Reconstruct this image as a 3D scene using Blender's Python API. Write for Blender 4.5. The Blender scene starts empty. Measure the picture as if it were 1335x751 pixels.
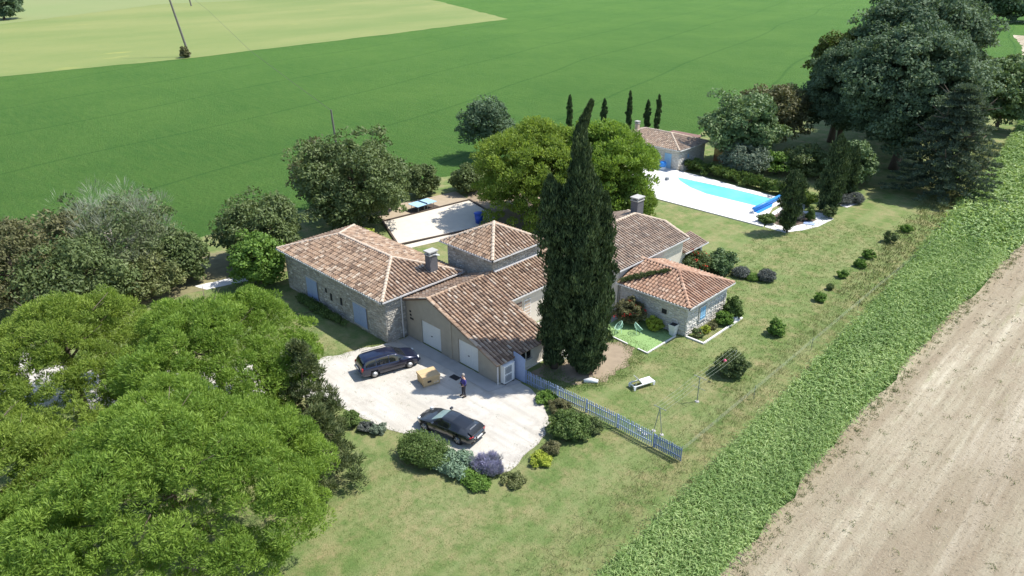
import bpy, math, random
import numpy as np
from mathutils import Vector, Matrix
random.seed(7); RNG = np.random.default_rng(7)
rad = math.radians
SC = bpy.context.scene; COL = SC.collection

# ------------------------------------------------------------------ camera
CAM_H = 28.0
def camera():
    yaw, pitch, roll = rad(-44.897), rad(25.307), rad(.397)
    fwd = Vector((math.sin(yaw)*math.cos(pitch), math.cos(yaw)*math.cos(pitch), -math.sin(pitch)))
    right = Vector((math.cos(yaw), -math.sin(yaw), 0)); down = fwd.cross(right)
    r = right*math.cos(roll) + down*math.sin(roll); d = -right*math.sin(roll) + down*math.cos(roll)
    cd = bpy.data.cameras.new('camera'); cam = bpy.data.objects.new('camera', cd); COL.objects.link(cam)
    m = Matrix((r, -d, -fwd)).transposed().to_4x4(); m.translation = Vector((0, 0, CAM_H))
    cam.matrix_world = m
    cd.sensor_width = 36; cd.lens = 950/1335*36; cd.clip_start = .5; cd.clip_end = 6000
    SC.camera = cam
camera()
# ------------------------------------------------------------------ sky and sun
SUN = Vector((.34, .52, 1.0)).normalized()
el = math.asin(SUN.z); az = math.atan2(SUN.x, SUN.y)
w = bpy.data.worlds.new('World'); SC.world = w; w.use_nodes = True
nt = w.node_tree; bg = nt.nodes['Background']
sky = nt.nodes.new('ShaderNodeTexSky'); sky.sky_type = 'NISHITA'; sky.sun_disc = False
sky.sun_elevation = el; sky.sun_rotation = az; sky.air_density = 1.0; sky.dust_density = .6; sky.ozone_density = 1.0
nt.links.new(sky.outputs[0], bg.inputs[0]); bg.inputs[1].default_value = .15
sl = bpy.data.lights.new('sun', 'SUN'); sl.energy = 4.6; sl.angle = rad(.5); sl.color = (1, .955, .88)
so = bpy.data.objects.new('sun', sl); COL.objects.link(so); so.rotation_euler = SUN.to_track_quat('Z', 'Y').to_euler()
so.location = (0, 0, 60)
SC.view_settings.view_transform = 'Standard'; SC.view_settings.look = 'None'
SC.view_settings.exposure = .57; SC.view_settings.gamma = 1
SC.cycles.max_bounces = 6; SC.cycles.transparent_max_bounces = 6
SC.render.film_transparent = False

# ------------------------------------------------------------------ materials
class NT:
    def __init__(s, name):
        s.m = bpy.data.materials.new(name); s.m.use_nodes = True; s.t = s.m.node_tree
        s.b = s.t.nodes['Principled BSDF']; s.co = None
    def n(s, kind, **kw):
        x = s.t.nodes.new(kind)
        for k, v in kw.items(): setattr(x, k, v)
        return x
    def l(s, a, b): s.t.links.new(a, b)
    def pos(s):
        if s.co is None: s.co = s.n('ShaderNodeNewGeometry').outputs['Position']
        return s.co
    def mapped(s, scale, rot=0):
        mp = s.n('ShaderNodeMapping'); s.l(s.pos(), mp.inputs[0]); mp.inputs['Scale'].default_value = scale; mp.inputs['Rotation'].default_value = (0, 0, rot)
        return mp.outputs[0]
    def noise(s, scale, detail=4, rough=.55, vec=None):
        x = s.n('ShaderNodeTexNoise'); x.inputs['Scale'].default_value = scale; x.inputs['Detail'].default_value = detail
        x.inputs['Roughness'].default_value = rough; s.l(vec or s.pos(), x.inputs['Vector']); return x.outputs['Fac']
    def ramp(s, fac, stops):
        x = s.n('ShaderNodeValToRGB'); s.l(fac, x.inputs[0]); e = x.color_ramp.elements
        while len(e) < len(stops): e.new(.5)
        for i, (p, c) in enumerate(stops):
            e[i].position = p; c = (c, c, c) if isinstance(c, (int, float)) else c; e[i].color = (*c, 1)
        return x.outputs[0]
    def mix(s, fac, a, b, mode='MIX'):
        x = s.n('ShaderNodeMix', data_type='RGBA', blend_type=mode)
        for i, v in ((0, fac), (6, a), (7, b)):
            if hasattr(v, 'is_linked'): s.l(v, x.inputs[i])
            else: x.inputs[i].default_value = v if i == 0 else (*v, 1)
        return x.outputs[2]
    def col(s, c):
        if hasattr(c, 'is_linked'): s.l(c, s.b.inputs['Base Color'])
        else: s.b.inputs['Base Color'].default_value = (*c, 1)
    def bump(s, h, strength=.5, dist=.05):
        x = s.n('ShaderNodeBump'); x.inputs['Strength'].default_value = strength; x.inputs['Distance'].default_value = dist
        s.l(h, x.inputs['Height']); s.l(x.outputs[0], s.b.inputs['Normal'])
    def island(s): return s.n('ShaderNodeNewGeometry').outputs['Random Per Island']

def plain(name, c, rough=.6, var=.12, scale=6, metal=0, spec=None, coat=0):
    t = NT(name); k = t.noise(scale, 5)
    t.col(t.mix(k, tuple(x*(1-var*1.6) for x in c), tuple(min(1, x*(1+var)) for x in c)))
    t.b.inputs['Roughness'].default_value = rough; t.b.inputs['Metallic'].default_value = metal
    if spec is not None: t.b.inputs['Specular IOR Level'].default_value = spec
    if coat: t.b.inputs['Coat Weight'].default_value = coat; t.b.inputs['Coat Roughness'].default_value = .08
    return t.m

def leafmat(name, dark, light, trans=.25, third=None, rough=.55):
    """leaf colour: per-leaf 'tone' attribute picks between the kind's natural leaf colours"""
    t = NT(name); a = t.n('ShaderNodeAttribute'); a.attribute_name = 'tone'
    st = [(0, dark), (1, light)] if third is None else [(0, dark), (.6, light), (1, third)]
    c = t.ramp(a.outputs['Fac'], st); t.col(c); t.b.inputs['Roughness'].default_value = rough
    t.b.inputs['Specular IOR Level'].default_value = .25
    tr = t.n('ShaderNodeBsdfTranslucent'); mx = t.n('ShaderNodeMixShader'); mx.inputs[0].default_value = trans
    t.l(t.mix(1, c, (1, 1.0, .6), 'MULTIPLY'), tr.inputs[0]); t.l(t.b.outputs[0], mx.inputs[1]); t.l(tr.outputs[0], mx.inputs[2])
    t.l(mx.outputs[0], t.t.nodes['Material Output'].inputs[0]); return t.m

def m_lawn():
    t = NT('lawn_grass')
    a = t.ramp(t.noise(.09, 6, .62), [(.36, (.130, .195, .055)), (.52, (.188, .232, .082)), (.68, (.300, .268, .140))])
    fine = t.noise(1.6, 8, .7)
    c = t.mix(t.ramp(fine, [(.38, 0.), (.62, 1.)]), a, (.115, .180, .052))
    dry = t.ramp(t.noise(.5, 8, .7), [(.45, 0.), (.66, .85)])
    c = t.mix(dry, c, (.33, .275, .145))
    st = t.noise(1, 4, .6, t.mapped((.9, .05, 1), rad(-3)))
    c = t.mix(t.ramp(st, [(.42, 0.), (.66, .55)]), c, (.255, .285, .125))
    g = t.noise(22, 4, .75); c = t.mix(t.ramp(g, [(.3, .55), (.5, 0.)]), c, (.05, .10, .022))
    t.col(c); t.b.inputs['Roughness'].default_value = .9; t.b.inputs['Specular IOR Level'].default_value = .1
    t.bump(t.noise(14, 6, .8), .9, .08); return t.m
def m_crop():
    t = NT('green_cereal_field')
    a = t.ramp(t.noise(.035, 6, .6), [(.35, (.060, .158, .030)), (.65, (.098, .205, .040))])
    s = t.noise(1, 5, .65, t.mapped((.22, 1.3, 1), rad(25)))
    c = t.mix(t.ramp(s, [(.35, 0.), (.7, .8)]), a, (.118, .215, .046))
    pt = t.noise(.16, 7, .75); c = t.mix(t.ramp(pt, [(.5, 0.), (.68, .6)]), c, (.070, .165, .030)); g = t.noise(2.4, 7, .85); c = t.mix(t.ramp(g, [(.36, .8), (.52, 0.)]), c, (.044, .108, .020))
    w_ = t.n('ShaderNodeTexWave', wave_type='BANDS', bands_direction='X'); t.l(t.mapped((1, 1, 1), rad(-14)), w_.inputs[0])
    w_.inputs['Scale'].default_value = .0131; w_.inputs['Distortion'].default_value = 1.6; w_.inputs['Detail'].default_value = 1
    c = t.mix(t.ramp(w_.outputs['Fac'], [(.9992, 0.), (1, .35)]), c, (.02, .09, .015))
    t.col(c); t.b.inputs['Roughness'].default_value = .9; t.b.inputs['Specular IOR Level'].default_value = .1
    t.bump(t.noise(2.0, 9, .85), 1, .6); return t.m
def m_meadow():
    t = NT('ripening_meadow'); 
    a = t.ramp(t.noise(1, 5, .6, t.mapped((.03, .012, 1), rad(20))), [(.35, (.150, .205, .048)), (.65, (.212, .240, .070))])
    g = t.noise(.25, 7, .7); c = t.mix(t.ramp(g, [(.55, 0.), (.75, .6)]), a, (.12, .185, .05))
    y = t.noise(1, 4, .6, t.mapped((.10, .035, 1), rad(10))); c = t.mix(t.ramp(y, [(.66, 0.), (.72, .6)]), c, (.33, .33, .08))
    t.col(c); t.b.inputs['Roughness'].default_value = .9; t.bump(t.noise(2, 6, .8), .6, .2); return t.m
def m_far():
    t = NT('far_striped_field'); w_ = t.n('ShaderNodeTexWave', wave_type='BANDS', bands_direction='X'); t.l(t.mapped((1, 1, 1), rad(75)), w_.inputs[0])
    w_.inputs['Scale'].default_value = .09; w_.inputs['Distortion'].default_value = 2; w_.inputs['Detail Scale'].default_value = .2
    c = t.ramp(w_.outputs['Fac'], [(.2, (.21, .23, .085)), (.8, (.26, .27, .11))])
    t.col(t.mix(t.noise(.02, 4), c, (.17, .235, .07))); t.b.inputs['Roughness'].default_value = .9; return t.m
def m_stubble():
    t = NT('dry_stubble_earth')
    rows = t.n('ShaderNodeTexWave', wave_type='BANDS', bands_direction='X'); t.l(t.mapped((1, 1, 1), rad(-2)), rows.inputs[0])
    rows.inputs['Scale'].default_value = .52; rows.inputs['Distortion'].default_value = 1.2; rows.inputs['Detail'].default_value = 3; rows.inputs['Detail Scale'].default_value = 1.2
    st = t.noise(1, 8, .7, t.mapped((1.1, .06, 1), rad(-2)))
    c = t.ramp(st, [(.33, (.265, .22, .145)), (.5, (.415, .365, .255)), (.66, (.55, .50, .365))])
    c = t.mix(t.ramp(t.noise(.6, 7, .7), [(.45, 0.), (.72, .8)]), c, (.335, .265, .185))
    big = t.noise(1, 6, .65, t.mapped((.30, .018, 1), rad(-2))); c = t.mix(t.ramp(big, [(.44, 0.), (.62, .8)]), c, (.275, .215, .14))
    big2 = t.noise(1, 5, .6, t.mapped((.55, .03, 4), rad(-2))); c = t.mix(t.ramp(big2, [(.52, 0.), (.68, .7)]), c, (.56, .50, .38))
    c = t.mix(t.ramp(rows.outputs['Fac'], [(.3, .35), (.75, 0.)]), c, (.34, .28, .19))
    gr = t.noise(1, 7, .75, t.mapped((.55, .12, 1), rad(-2))); c = t.mix(t.ramp(gr, [(.58, 0.), (.72, .5)]), c, (.215, .245, .085))
    f = t.noise(11, 5, .8); c = t.mix(t.ramp(f, [(.3, .5), (.47, 0.)]), c, (.20, .155, .105))
    t.col(c); t.b.inputs['Roughness'].default_value = .95
    t.bump(t.noise(7, 8, .8), 1, .12); return t.m
def m_gravel():
    t = NT('white_limestone_gravel')
    c = t.ramp(t.noise(.7, 8, .7), [(.3, (.42, .385, .335)), (.5, (.56, .53, .47)), (.72, (.65, .62, .565))])
    c = t.mix(t.ramp(t.noise(25, 4, .8), [(.3, .5), (.5, 0.)]), c, (.36, .33, .28))
    c = t.mix(t.ramp(t.noise(.35, 5, .6), [(.52, 0.), (.72, .6)]), c, (.34, .29, .21))
    tr = t.noise(1, 5, .6, t.mapped((.12, 1.4, 1), rad(20))); c = t.mix(t.ramp(tr, [(.5, 0.), (.68, .55)]), c, (.37, .34, .29))
    t.col(c); t.b.inputs['Roughness'].default_value = .95; t.bump(t.noise(18, 6, .8), .9, .06); return t.m
def m_tile(name='canal_tiles', shift=0.0):
    t = NT(name)
    c = t.ramp(t.island(), [(0, (.13, .085, .058)), (.2, (.24, .155, .10)), (.42, (.345, .225, .145)), (.6, (.42, .30, .205)), (.8, (.28, .18, .12)), (1, (.52, .43, .33))])
    if shift: c = t.mix(abs(shift), c, (.46, .215, .13) if shift > 0 else (.40, .345, .29))
    c = t.mix(t.ramp(t.noise(1.1, 6, .7), [(.45, 0.), (.75, .55)]), c, (.24, .185, .14))
    c = t.mix(t.ramp(t.noise(9, 5, .8), [(.55, 0.), (.75, .5)]), c, (.53, .49, .41))
    t.col(c); t.b.inputs['Roughness'].default_value = .85; t.bump(t.noise(30, 4, .7), .3, .02); return t.m
def m_stone(name='limestone_rubble', lift=0.):
    t = NT(name)
    c = t.ramp(t.island(), [(0, (.28, .26, .225)), (.3, (.42, .395, .345)), (.6, (.55, .525, .47)), (.85, (.36, .335, .285)), (1, (.76, .73, .68))])
    c = t.mix(t.ramp(t.noise(7, 6, .75), [(.4, 0.), (.75, .6)]), c, (.30, .28, .24))
    c = t.mix(lift, c, (.80, .78, .72)); t.col(c); t.b.inputs['Roughness'].default_value = .9; t.bump(t.noise(20, 5, .7), .6, .03); return t.m
def m_water():
    t = NT('pool_water'); t.col(t.ramp(t.noise(.5, 3), [(.3, (.13, .56, .52)), (.7, (.20, .64, .60))])); t.b.inputs['Roughness'].default_value = .08; t.b.inputs['IOR'].default_value = 1.33
    t.bump(t.noise(2.2, 3), .12, .05); return t.m
def m_glass(name='car_glass', c=(.012, .014, .018)):
    t = NT(name); t.col(c); t.b.inputs['Roughness'].default_value = .04; t.b.inputs['Specular IOR Level'].default_value = .9; return t.m
M = dict(
 lawn=m_lawn(), crop=m_crop(), meadow=m_meadow(), far=m_far(), stubble=m_stubble(), gravel=m_gravel(),
 tile=m_tile(), tile_red=m_tile('red_canal_tiles', .35), tile_grey=m_tile('weathered_canal_tiles', -.30), deck=plain('roof_bed', (.16, .095, .065), .9, .3, 3),
 ridge=plain('mortared_ridge_tile', (.54, .44, .34), .9, .22, 5), mortar=plain('lime_mortar', (.37, .345, .30), .95, .2, 4), stone=m_stone(), stone_pale=m_stone('pale_limestone_rubble', .45), mortar_pale=plain('pale_lime_mortar', (.52, .49, .43), .95, .2, 4),
 render=plain('ochre_render', (.40, .36, .295), .9, .13, 2), cream=plain('cream_render', (.64, .59, .50), .9, .08, 1.5), white=plain('white_paint', (.74, .75, .74), .5, .05),
 gutter=plain('pale_gutter', (.62, .61, .60), .45, .08), blue=plain('lilac_blue_shutter_paint', (.33, .41, .60), .55, .1), skyblue=plain('pale_blue_shutter_paint', (.27, .50, .70), .55, .1),
 fence=plain('blue_white_fence_paint', (.40, .48, .62), .6, .2, 9), fence2=plain('blue_fence_paint', (.22, .29, .45), .6, .15), dark=plain('dark_opening', (.02, .02, .022), .8, .1), bark=plain('grey_brown_bark', (.13, .10, .075), .95, .35, 8),
 bark_pale=plain('pale_dead_wood', (.46, .42, .36), .9, .2, 6), slab=plain('concrete_slab', (.42, .405, .38), .9, .16, 1.2), coping=plain('white_pool_coping', (.68, .66, .63), .8, .08, 4), timber=plain('dark_sleeper_timber', (.075, .055, .042), .9, .3),
 sand=plain('pale_court_sand', (.60, .545, .455), .95, .1, 1.2), earth=plain('bare_brown_earth', (.30, .235, .16), .95, .25, 1.4), turf=plain('artificial_turf', (.23, .36, .13), .95, .1, 20), water=m_water(),
 glass=m_glass(), glassblue=m_glass('tinted_blue_glass', (.02, .05, .11)), tyre=plain('tyre_rubber', (.018, .018, .02), .85, .1), alloy=plain('alloy_rim', (.55, .56, .58), .35, .05, 6, .7), hub=plain('grey_wheel_cover', (.58, .59, .61), .4, .05, 6, .3),
 navy=plain('navy_car_paint', (.008, .012, .040), .28, .05, 3, .35, None, 1), gunmetal=plain('gunmetal_car_paint', (.045, .050, .056), .22, .05, 3, .5, None, 1), blackp=plain('black_plastic', (.015, .015, .017), .5, .1), red=plain('red_lamp_lens', (.35, .01, .015), .2, .05), lamp=plain('clear_lamp_lens', (.75, .78, .8), .12, .03),
 plate=plain('number_plate', (.75, .75, .72), .4, .03), carton=plain('brown_cardboard', (.56, .40, .215), .85, .08, 3), pallet=plain('pallet_wood', (.45, .34, .21), .85, .2), skin=plain('skin', (.50, .30, .21), .6, .05), jumper=plain('violet_blue_jumper', (.060, .050, .24), .9, .12, 14), trouser=plain('dark_trousers', (.035, .035, .045), .9, .15, 10),
 hair=plain('grey_hair', (.34, .31, .28), .9, .2, 20), plastic=plain('white_plastic', (.80, .80, .79), .4, .03), steel=plain('galvanised_steel', (.30, .33, .30), .5, .1, 5, .4), cable=plain('line_wire', (.30, .34, .26), .6, .05), blueplastic=plain('blue_plastic', (.03, .10, .55), .4, .08), bluecover=plain('blue_pool_cover', (.035, .26, .72), .45, .08), table=plain('pale_blue_table_top', (.36, .58, .78), .45, .05),
 pole=plain('grey_concrete_pole', (.17, .155, .135), .9, .12), brownroof=plain('brown_flat_roofing', (.20, .115, .09), .8, .1), orange=plain('orange_brown_timber', (.35, .14, .06), .8, .15), wiregreen=plain('mint_green_wire', (.42, .66, .52), .5, .05), grid=plain('dark_grille', (.22, .24, .26), .6, .1), chim=plain('grey_chimney_render', (.12, .12, .13), .9, .15, 4), chimcap=plain('pale_chimney_cap', (.42, .41, .38), .9, .15, 4), pinkp=plain('pink_plastic', (.7, .1, .2), .5, .05), terracotta=plain('terracotta_pot', (.42, .19, .10), .8, .1))
L = dict(
 pine=leafmat('bright_pine_needles', (.140, .240, .040), (.255, .375, .065), .45, (.38, .50, .11)),
 pine_yellow=leafmat('yellow_green_pine_needles', (.165, .245, .045), (.285, .380, .070), .45, (.42, .50, .12)),
 pine_dark=leafmat('darker_pine_needles', (.115, .190, .04), (.215, .305, .06), .38, (.31, .39, .09)),  # darker green needles, for the low drooping pine
 cypress=leafmat('dark_cypress_scales', (0.033, 0.057, 0.025), (0.080, 0.120, 0.048), .16, (0.188, 0.237, 0.100), .75),
 oak=leafmat('dark_blue_green_leaves', (0.058, 0.102, 0.054), (0.144, 0.210, 0.114), .28, (0.324, 0.396, 0.276), .7),
 oak_yellow=leafmat('olive_yellow_leaves', (.06, .085, .02), (.12, .155, .03), .22, (.19, .22, .05)),
 decid=leafmat('mid_olive_leaves', (0.076, 0.112, 0.039), (0.152, 0.201, 0.071), .28, (0.268, 0.317, 0.146)),
 bright=leafmat('bright_shrub_leaves', (.10, .19, .035), (.18, .30, .055), .32, (.28, .40, .10)),
 hedge=leafmat('laurel_leaves', (0.072, 0.127, 0.033), (0.138, 0.204, 0.055), .28, (0.253, 0.319, 0.110)),
 grey=leafmat('grey_green_leaves', (.11, .15, .10), (.19, .24, .165), .15, (.30, .35, .27)),
 walnut=leafmat('soft_green_leaves', (0.095, 0.162, 0.067), (0.179, 0.258, 0.106), .28, (0.269, 0.358, 0.168)),
 silver=leafmat('silvery_twigs', (.20, .22, .15), (.36, .38, .29), .1, (.52, .53, .45)),
 brown=leafmat('brown_green_leaves', (0.094, 0.105, 0.044), (0.187, 0.182, 0.083), .25, (0.286, 0.264, 0.143)),
 juniper=leafmat('dull_juniper_green', (0.063, 0.092, 0.037), (0.144, 0.178, 0.071), .25, (0.265, 0.287, 0.138)),
 conifer=leafmat('blue_grey_conifer', (0.062, 0.094, 0.060), (0.125, 0.169, 0.106), .25, (0.225, 0.263, 0.175), .75),
 lav=leafmat('lavender_flowers', (.18, .20, .20), (.38, .36, .56), .15, (.55, .50, .78)), sage=leafmat('blue_green_sage', (.13, .20, .13), (.24, .34, .22), .15, (.34, .44, .32)),
 yellow=leafmat('yellow_green_leaves', (.25, .32, .04), (.40, .46, .06), .25, (.55, .55, .10)), redf=leafmat('red_oleander_flowers', (.45, .03, .02), (.65, .05, .03), .15, (.75, .12, .08)),
 maize=leafmat('strappy_crop_leaves', (0.146, 0.243, 0.076), (0.270, 0.400, 0.130), .38, (0.454, 0.562, 0.238)), rough=leafmat('rough_verge_grass', (.11, .14, .045), (.20, .22, .085), .2, (.35, .31, .17)), tuft=leafmat('short_grass_blades', (.12, .20, .05), (.19, .27, .08), .25, (.33, .34, .15)),
 straw=leafmat('straw_and_clods', (.26, .20, .14), (.50, .43, .31), .1, (.68, .61, .47)), weed=leafmat('field_weeds', (.10, .15, .05), (.18, .22, .09), .2, (.28, .29, .14)), purple=leafmat('dark_grey_purple_dome', (.075, .085, .078), (.14, .155, .135), .12, (.22, .235, .20)))

# ------------------------------------------------------------------ mesh helpers
class MB:
    def __init__(s): s.v = []; s.f = []
    def add(s, vs, fs):
        o = len(s.v); s.v += [tuple(v) for v in vs]; s.f += [tuple(i+o for i in f) for f in fs]; return s
    def box(s, x0, x1, y0, y1, z0, z1):
        v = [(x, y, z) for z in (z0, z1) for x, y in ((x0, y0), (x1, y0), (x1, y1), (x0, y1))]
        return s.add(v, [(3, 2, 1, 0), (4, 5, 6, 7), (0, 1, 5, 4), (1, 2, 6, 5), (2, 3, 7, 6), (3, 0, 4, 7)])
    def obox(s, c, ax, ay, az_, hx, hy, hz):
        c, ax, ay, az_ = map(Vector, (c, ax, ay, az_))
        v = [c+ax*(hx*i)+ay*(hy*j)+az_*(hz*k) for k in (-1, 1) for i, j in ((-1, -1), (1, -1), (1, 1), (-1, 1))]
        return s.add(v, [(3, 2, 1, 0), (4, 5, 6, 7), (0, 1, 5, 4), (1, 2, 6, 5), (2, 3, 7, 6), (3, 0, 4, 7)])
    def bar(s, a, b, w_, h_=None, up=(0, 0, 1)):
        a, b = Vector(a), Vector(b); d = (b-a); ln = d.length; d.normalize(); u = Vector(up)
        if abs(d.dot(u)) > .95: u = Vector((0, 1, 0))
        sd = d.cross(u).normalized(); u = sd.cross(d)
        return s.obox((a+b)/2, d, sd, u, ln/2, w_/2, (h_ or w_)/2)
    def tube(s, pts, rs, n=8, cap=True):
        pts = [Vector(p) for p in pts]; rings = []
        for i, p in enumerate(pts):
            d = (pts[min(i+1, len(pts)-1)] - pts[max(i-1, 0)]).normalized(); u = Vector((0, 0, 1)) if abs(d.z) < .9 else Vector((1, 0, 0))
            a = d.cross(u).normalized(); b = d.cross(a); r = rs[i] if hasattr(rs, '__len__') else rs
            rings += [p+a*(r*math.cos(2*math.pi*k/n))+b*(r*math.sin(2*math.pi*k/n)) for k in range(n)]
        fs = [(i*n+k, i*n+(k+1) % n, (i+1)*n+(k+1) % n, (i+1)*n+k) for i in range(len(pts)-1) for k in range(n)]
        if cap: fs += [tuple(range(n))[::-1], tuple((len(pts)-1)*n+k for k in range(n))]
        return s.add(rings, fs)
    def lathe(s, prof, c=(0, 0, 0), n=16):
        v = [(c[0]+r*math.cos(2*math.pi*k/n), c[1]+r*math.sin(2*math.pi*k/n), c[2]+z) for r, z in prof for k in range(n)]
        fs = [(i*n+k, i*n+(k+1) % n, (i+1)*n+(k+1) % n, (i+1)*n+k) for i in range(len(prof)-1) for k in range(n)]
        return s.add(v, fs+[tuple(range(n))[::-1], tuple((len(prof)-1)*n+k for k in range(n))])
    def prism(s, poly, z0, z1):
        n = len(poly); return s.add([(*p, z0) for p in poly]+[(*p, z1) for p in poly], [tuple(range(n))[::-1], tuple(range(n, 2*n))]+[(i, (i+1) % n, n+(i+1) % n, n+i) for i in range(n)])
    def build(s, name, m, parent=None, smooth=False, loc=None):
        me = bpy.data.meshes.new(name); me.from_pydata(s.v, [], s.f); me.update()
        if smooth: me.shade_smooth()
        return link(name, me, m, parent, loc)
def link(name, me, m, parent=None, loc=None):
    if m and not me.materials: me.materials.append(m)
    o = bpy.data.objects.new(name, me); COL.objects.link(o)
    if parent is not None:
        o.parent = parent
    if loc: o.location = loc
    return o
def tag(o, label=None, cat=None, group=None, kind=None):
    if label: o['label'] = label
    if cat: o['category'] = cat
    if group: o['group'] = group
    if kind: o['kind'] = kind
    return o
def thing(name, label, cat, loc=(0, 0, 0), rz=0, group=None):
    o = bpy.data.objects.new(name, None); COL.objects.link(o); o.location = loc; o.rotation_euler = (0, 0, rz); o.empty_display_size = .2
    return tag(o, label, cat, group)
def clone(root, loc=None, rz=None, label=None, scale=None, parent=None):
    c = root.copy(); COL.objects.link(c)
    if parent is not None: c.parent = parent
    if loc is not None: c.location = loc
    if rz is not None: c.rotation_euler = (0, 0, rz)
    if scale is not None: c.scale = scale if hasattr(scale, '__len__') else (scale,)*3
    if label: c['label'] = label
    for ch in [x for x in root.children]: clone(ch, parent=c)
    return c
def edge_noise(poly, step=.7, amp=.25, seed=0):
    r = random.Random(seed); out = []
    for i, p in enumerate(poly):
        q = poly[(i+1) % len(poly)]; d = math.dist(p, q); k = max(1, int(d/step))
        for j in range(k):
            t = j/k; out.append((p[0]+(q[0]-p[0])*t+r.uniform(-amp, amp), p[1]+(q[1]-p[1])*t+r.uniform(-amp, amp)))
    return out
def sheet(name, poly, z, m, seed=0, step=None, amp=0, kind='structure', skirt=0):
    if step: poly = edge_noise(poly, step, amp, seed)
    b = MB(); n = len(poly)
    from mathutils.geometry import tessellate_polygon
    b.add([(*p, z) for p in poly], [])
    for t in tessellate_polygon([[Vector((*p, 0)) for p in poly]]):
        a, c, d = (Vector(poly[i]) for i in t)
        t = t if (c-a).cross(d-a) > 0 else t[::-1]
        b.f.append(tuple(t))
    if skirt: b.add([(*p, z) for p in poly]+[(*p, z-skirt) for p in poly], [(i, (i+1) % n, n+(i+1) % n, n+i) for i in range(n)])
    o = b.build(name, m); tag(o, kind=kind) if kind else None; return o

# ---- leaf clouds: many rhombic leaves in one crown mesh
def leafcloud(name, C, A, N, ln, wd, tone, m, parent=None, loc=None):
    """C centres, A long axes, N rough normals (n,3); ln, wd sizes (n,)"""
    A = A/np.linalg.norm(A, axis=1, keepdims=True); S = np.cross(A, N); S /= np.linalg.norm(S, axis=1, keepdims=True)+1e-9
    n = len(C); ln = np.broadcast_to(ln, (n,))[:, None]; wd = np.broadcast_to(wd, (n,))[:, None]
    V = np.empty((n, 4, 3), np.float32)
    V[:, 0] = C-A*ln/2; V[:, 1] = C+S*wd/2; V[:, 2] = C+A*ln/2; V[:, 3] = C-S*wd/2
    me = bpy.data.meshes.new(name); me.vertices.add(n*4); me.vertices.foreach_set('co', V.ravel())
    me.loops.add(n*4); me.loops.foreach_set('vertex_index', np.arange(n*4, dtype=np.int32)); me.polygons.add(n)
    me.polygons.foreach_set('loop_start', np.arange(0, n*4, 4, dtype=np.int32)); me.polygons.foreach_set('loop_total', np.full(n, 4, np.int32))
    at = me.attributes.new('tone', 'FLOAT', 'POINT'); at.data.foreach_set('value', np.repeat(np.clip(tone, 0, 1), 4).astype(np.float32))
    me.update(); me.validate()
    return link(name, me, m, parent, loc)
def rdir(n, R=RNG):
    v = R.normal(size=(n, 3)); return v/np.linalg.norm(v, axis=1, keepdims=True)
def lobes_to_leaves(P, R_, per, ln, wd, R=RNG, up=.3, radial=.7, fill=.55, tonevar=.22, flat=1.0):
    """P lobe centres (k,3), R_ radii (k,), per leaves each -> arrays"""
    k = len(P); idx = np.repeat(np.arange(k), per); n = len(idx)
    d = rdir(n, R); d[:, 2] = np.abs(d[:, 2])*.75+d[:, 2]*.25; d /= np.linalg.norm(d, axis=1, keepdims=True)
    rr = (fill+(1-fill)*R.random(n)**.6)[:, None]*R_[idx][:, None]*np.array([1, 1, flat])
    C = P[idx]+d*rr
    A = d*radial+rdir(n, R)*(1-radial)+np.array([0, 0, up]); N = rdir(n, R)*.45+d*.9+np.array([0, 0, .3])
    tl = R.random(k)*.5+.12; tone = tl[idx]+R.normal(size=n)*tonevar
    return C, A, N, ln*(.65+.7*R.random(n)), wd*(.65+.7*R.random(n)), tone
def make_trunk(parent, h, r, lean=(0, 0), m='bark', limbs=6, spread=2.5, start=.45, seed=0, top=.95):
    rr = random.Random(seed); b = MB(); pts = []; rs = []
    for i in range(7):
        t = i/6; pts.append((lean[0]*t+rr.uniform(-.08, .08)*h*.1, lean[1]*t+rr.uniform(-.08, .08)*h*.1, h*t*top-.05)); rs.append(r*(1.25 if i == 0 else 1)*(1-.72*t))
    b.tube(pts, rs, 9); b.build('trunk', M[m], parent, True)
    for k in range(limbs):
        t = start+(1-start)*.85*k/max(1, limbs-1); a = k*2.4+rr.uniform(-.4, .4); p = Vector((lean[0]*t, lean[1]*t, h*t*top))
        ln = spread*(1-.35*t); q = p+Vector((math.cos(a)*ln*.5, math.sin(a)*ln*.5, ln*.28)); e = p+Vector((math.cos(a)*ln, math.sin(a)*ln, ln*rr.uniform(.35, .7)))
        lb = MB(); r0 = r*(1-.7*t)*.55; lb.tube([p, q, e], [r0, r0*.65, r0*.2], 6)
        for s_ in (-1, 1):
            g = q+Vector((math.cos(a+s_*.8)*ln*.45, math.sin(a+s_*.8)*ln*.45, ln*.35)); lb.tube([q, g], [r0*.5, r0*.12], 5)
        lb.build('limb', M[m], parent, True)

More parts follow.
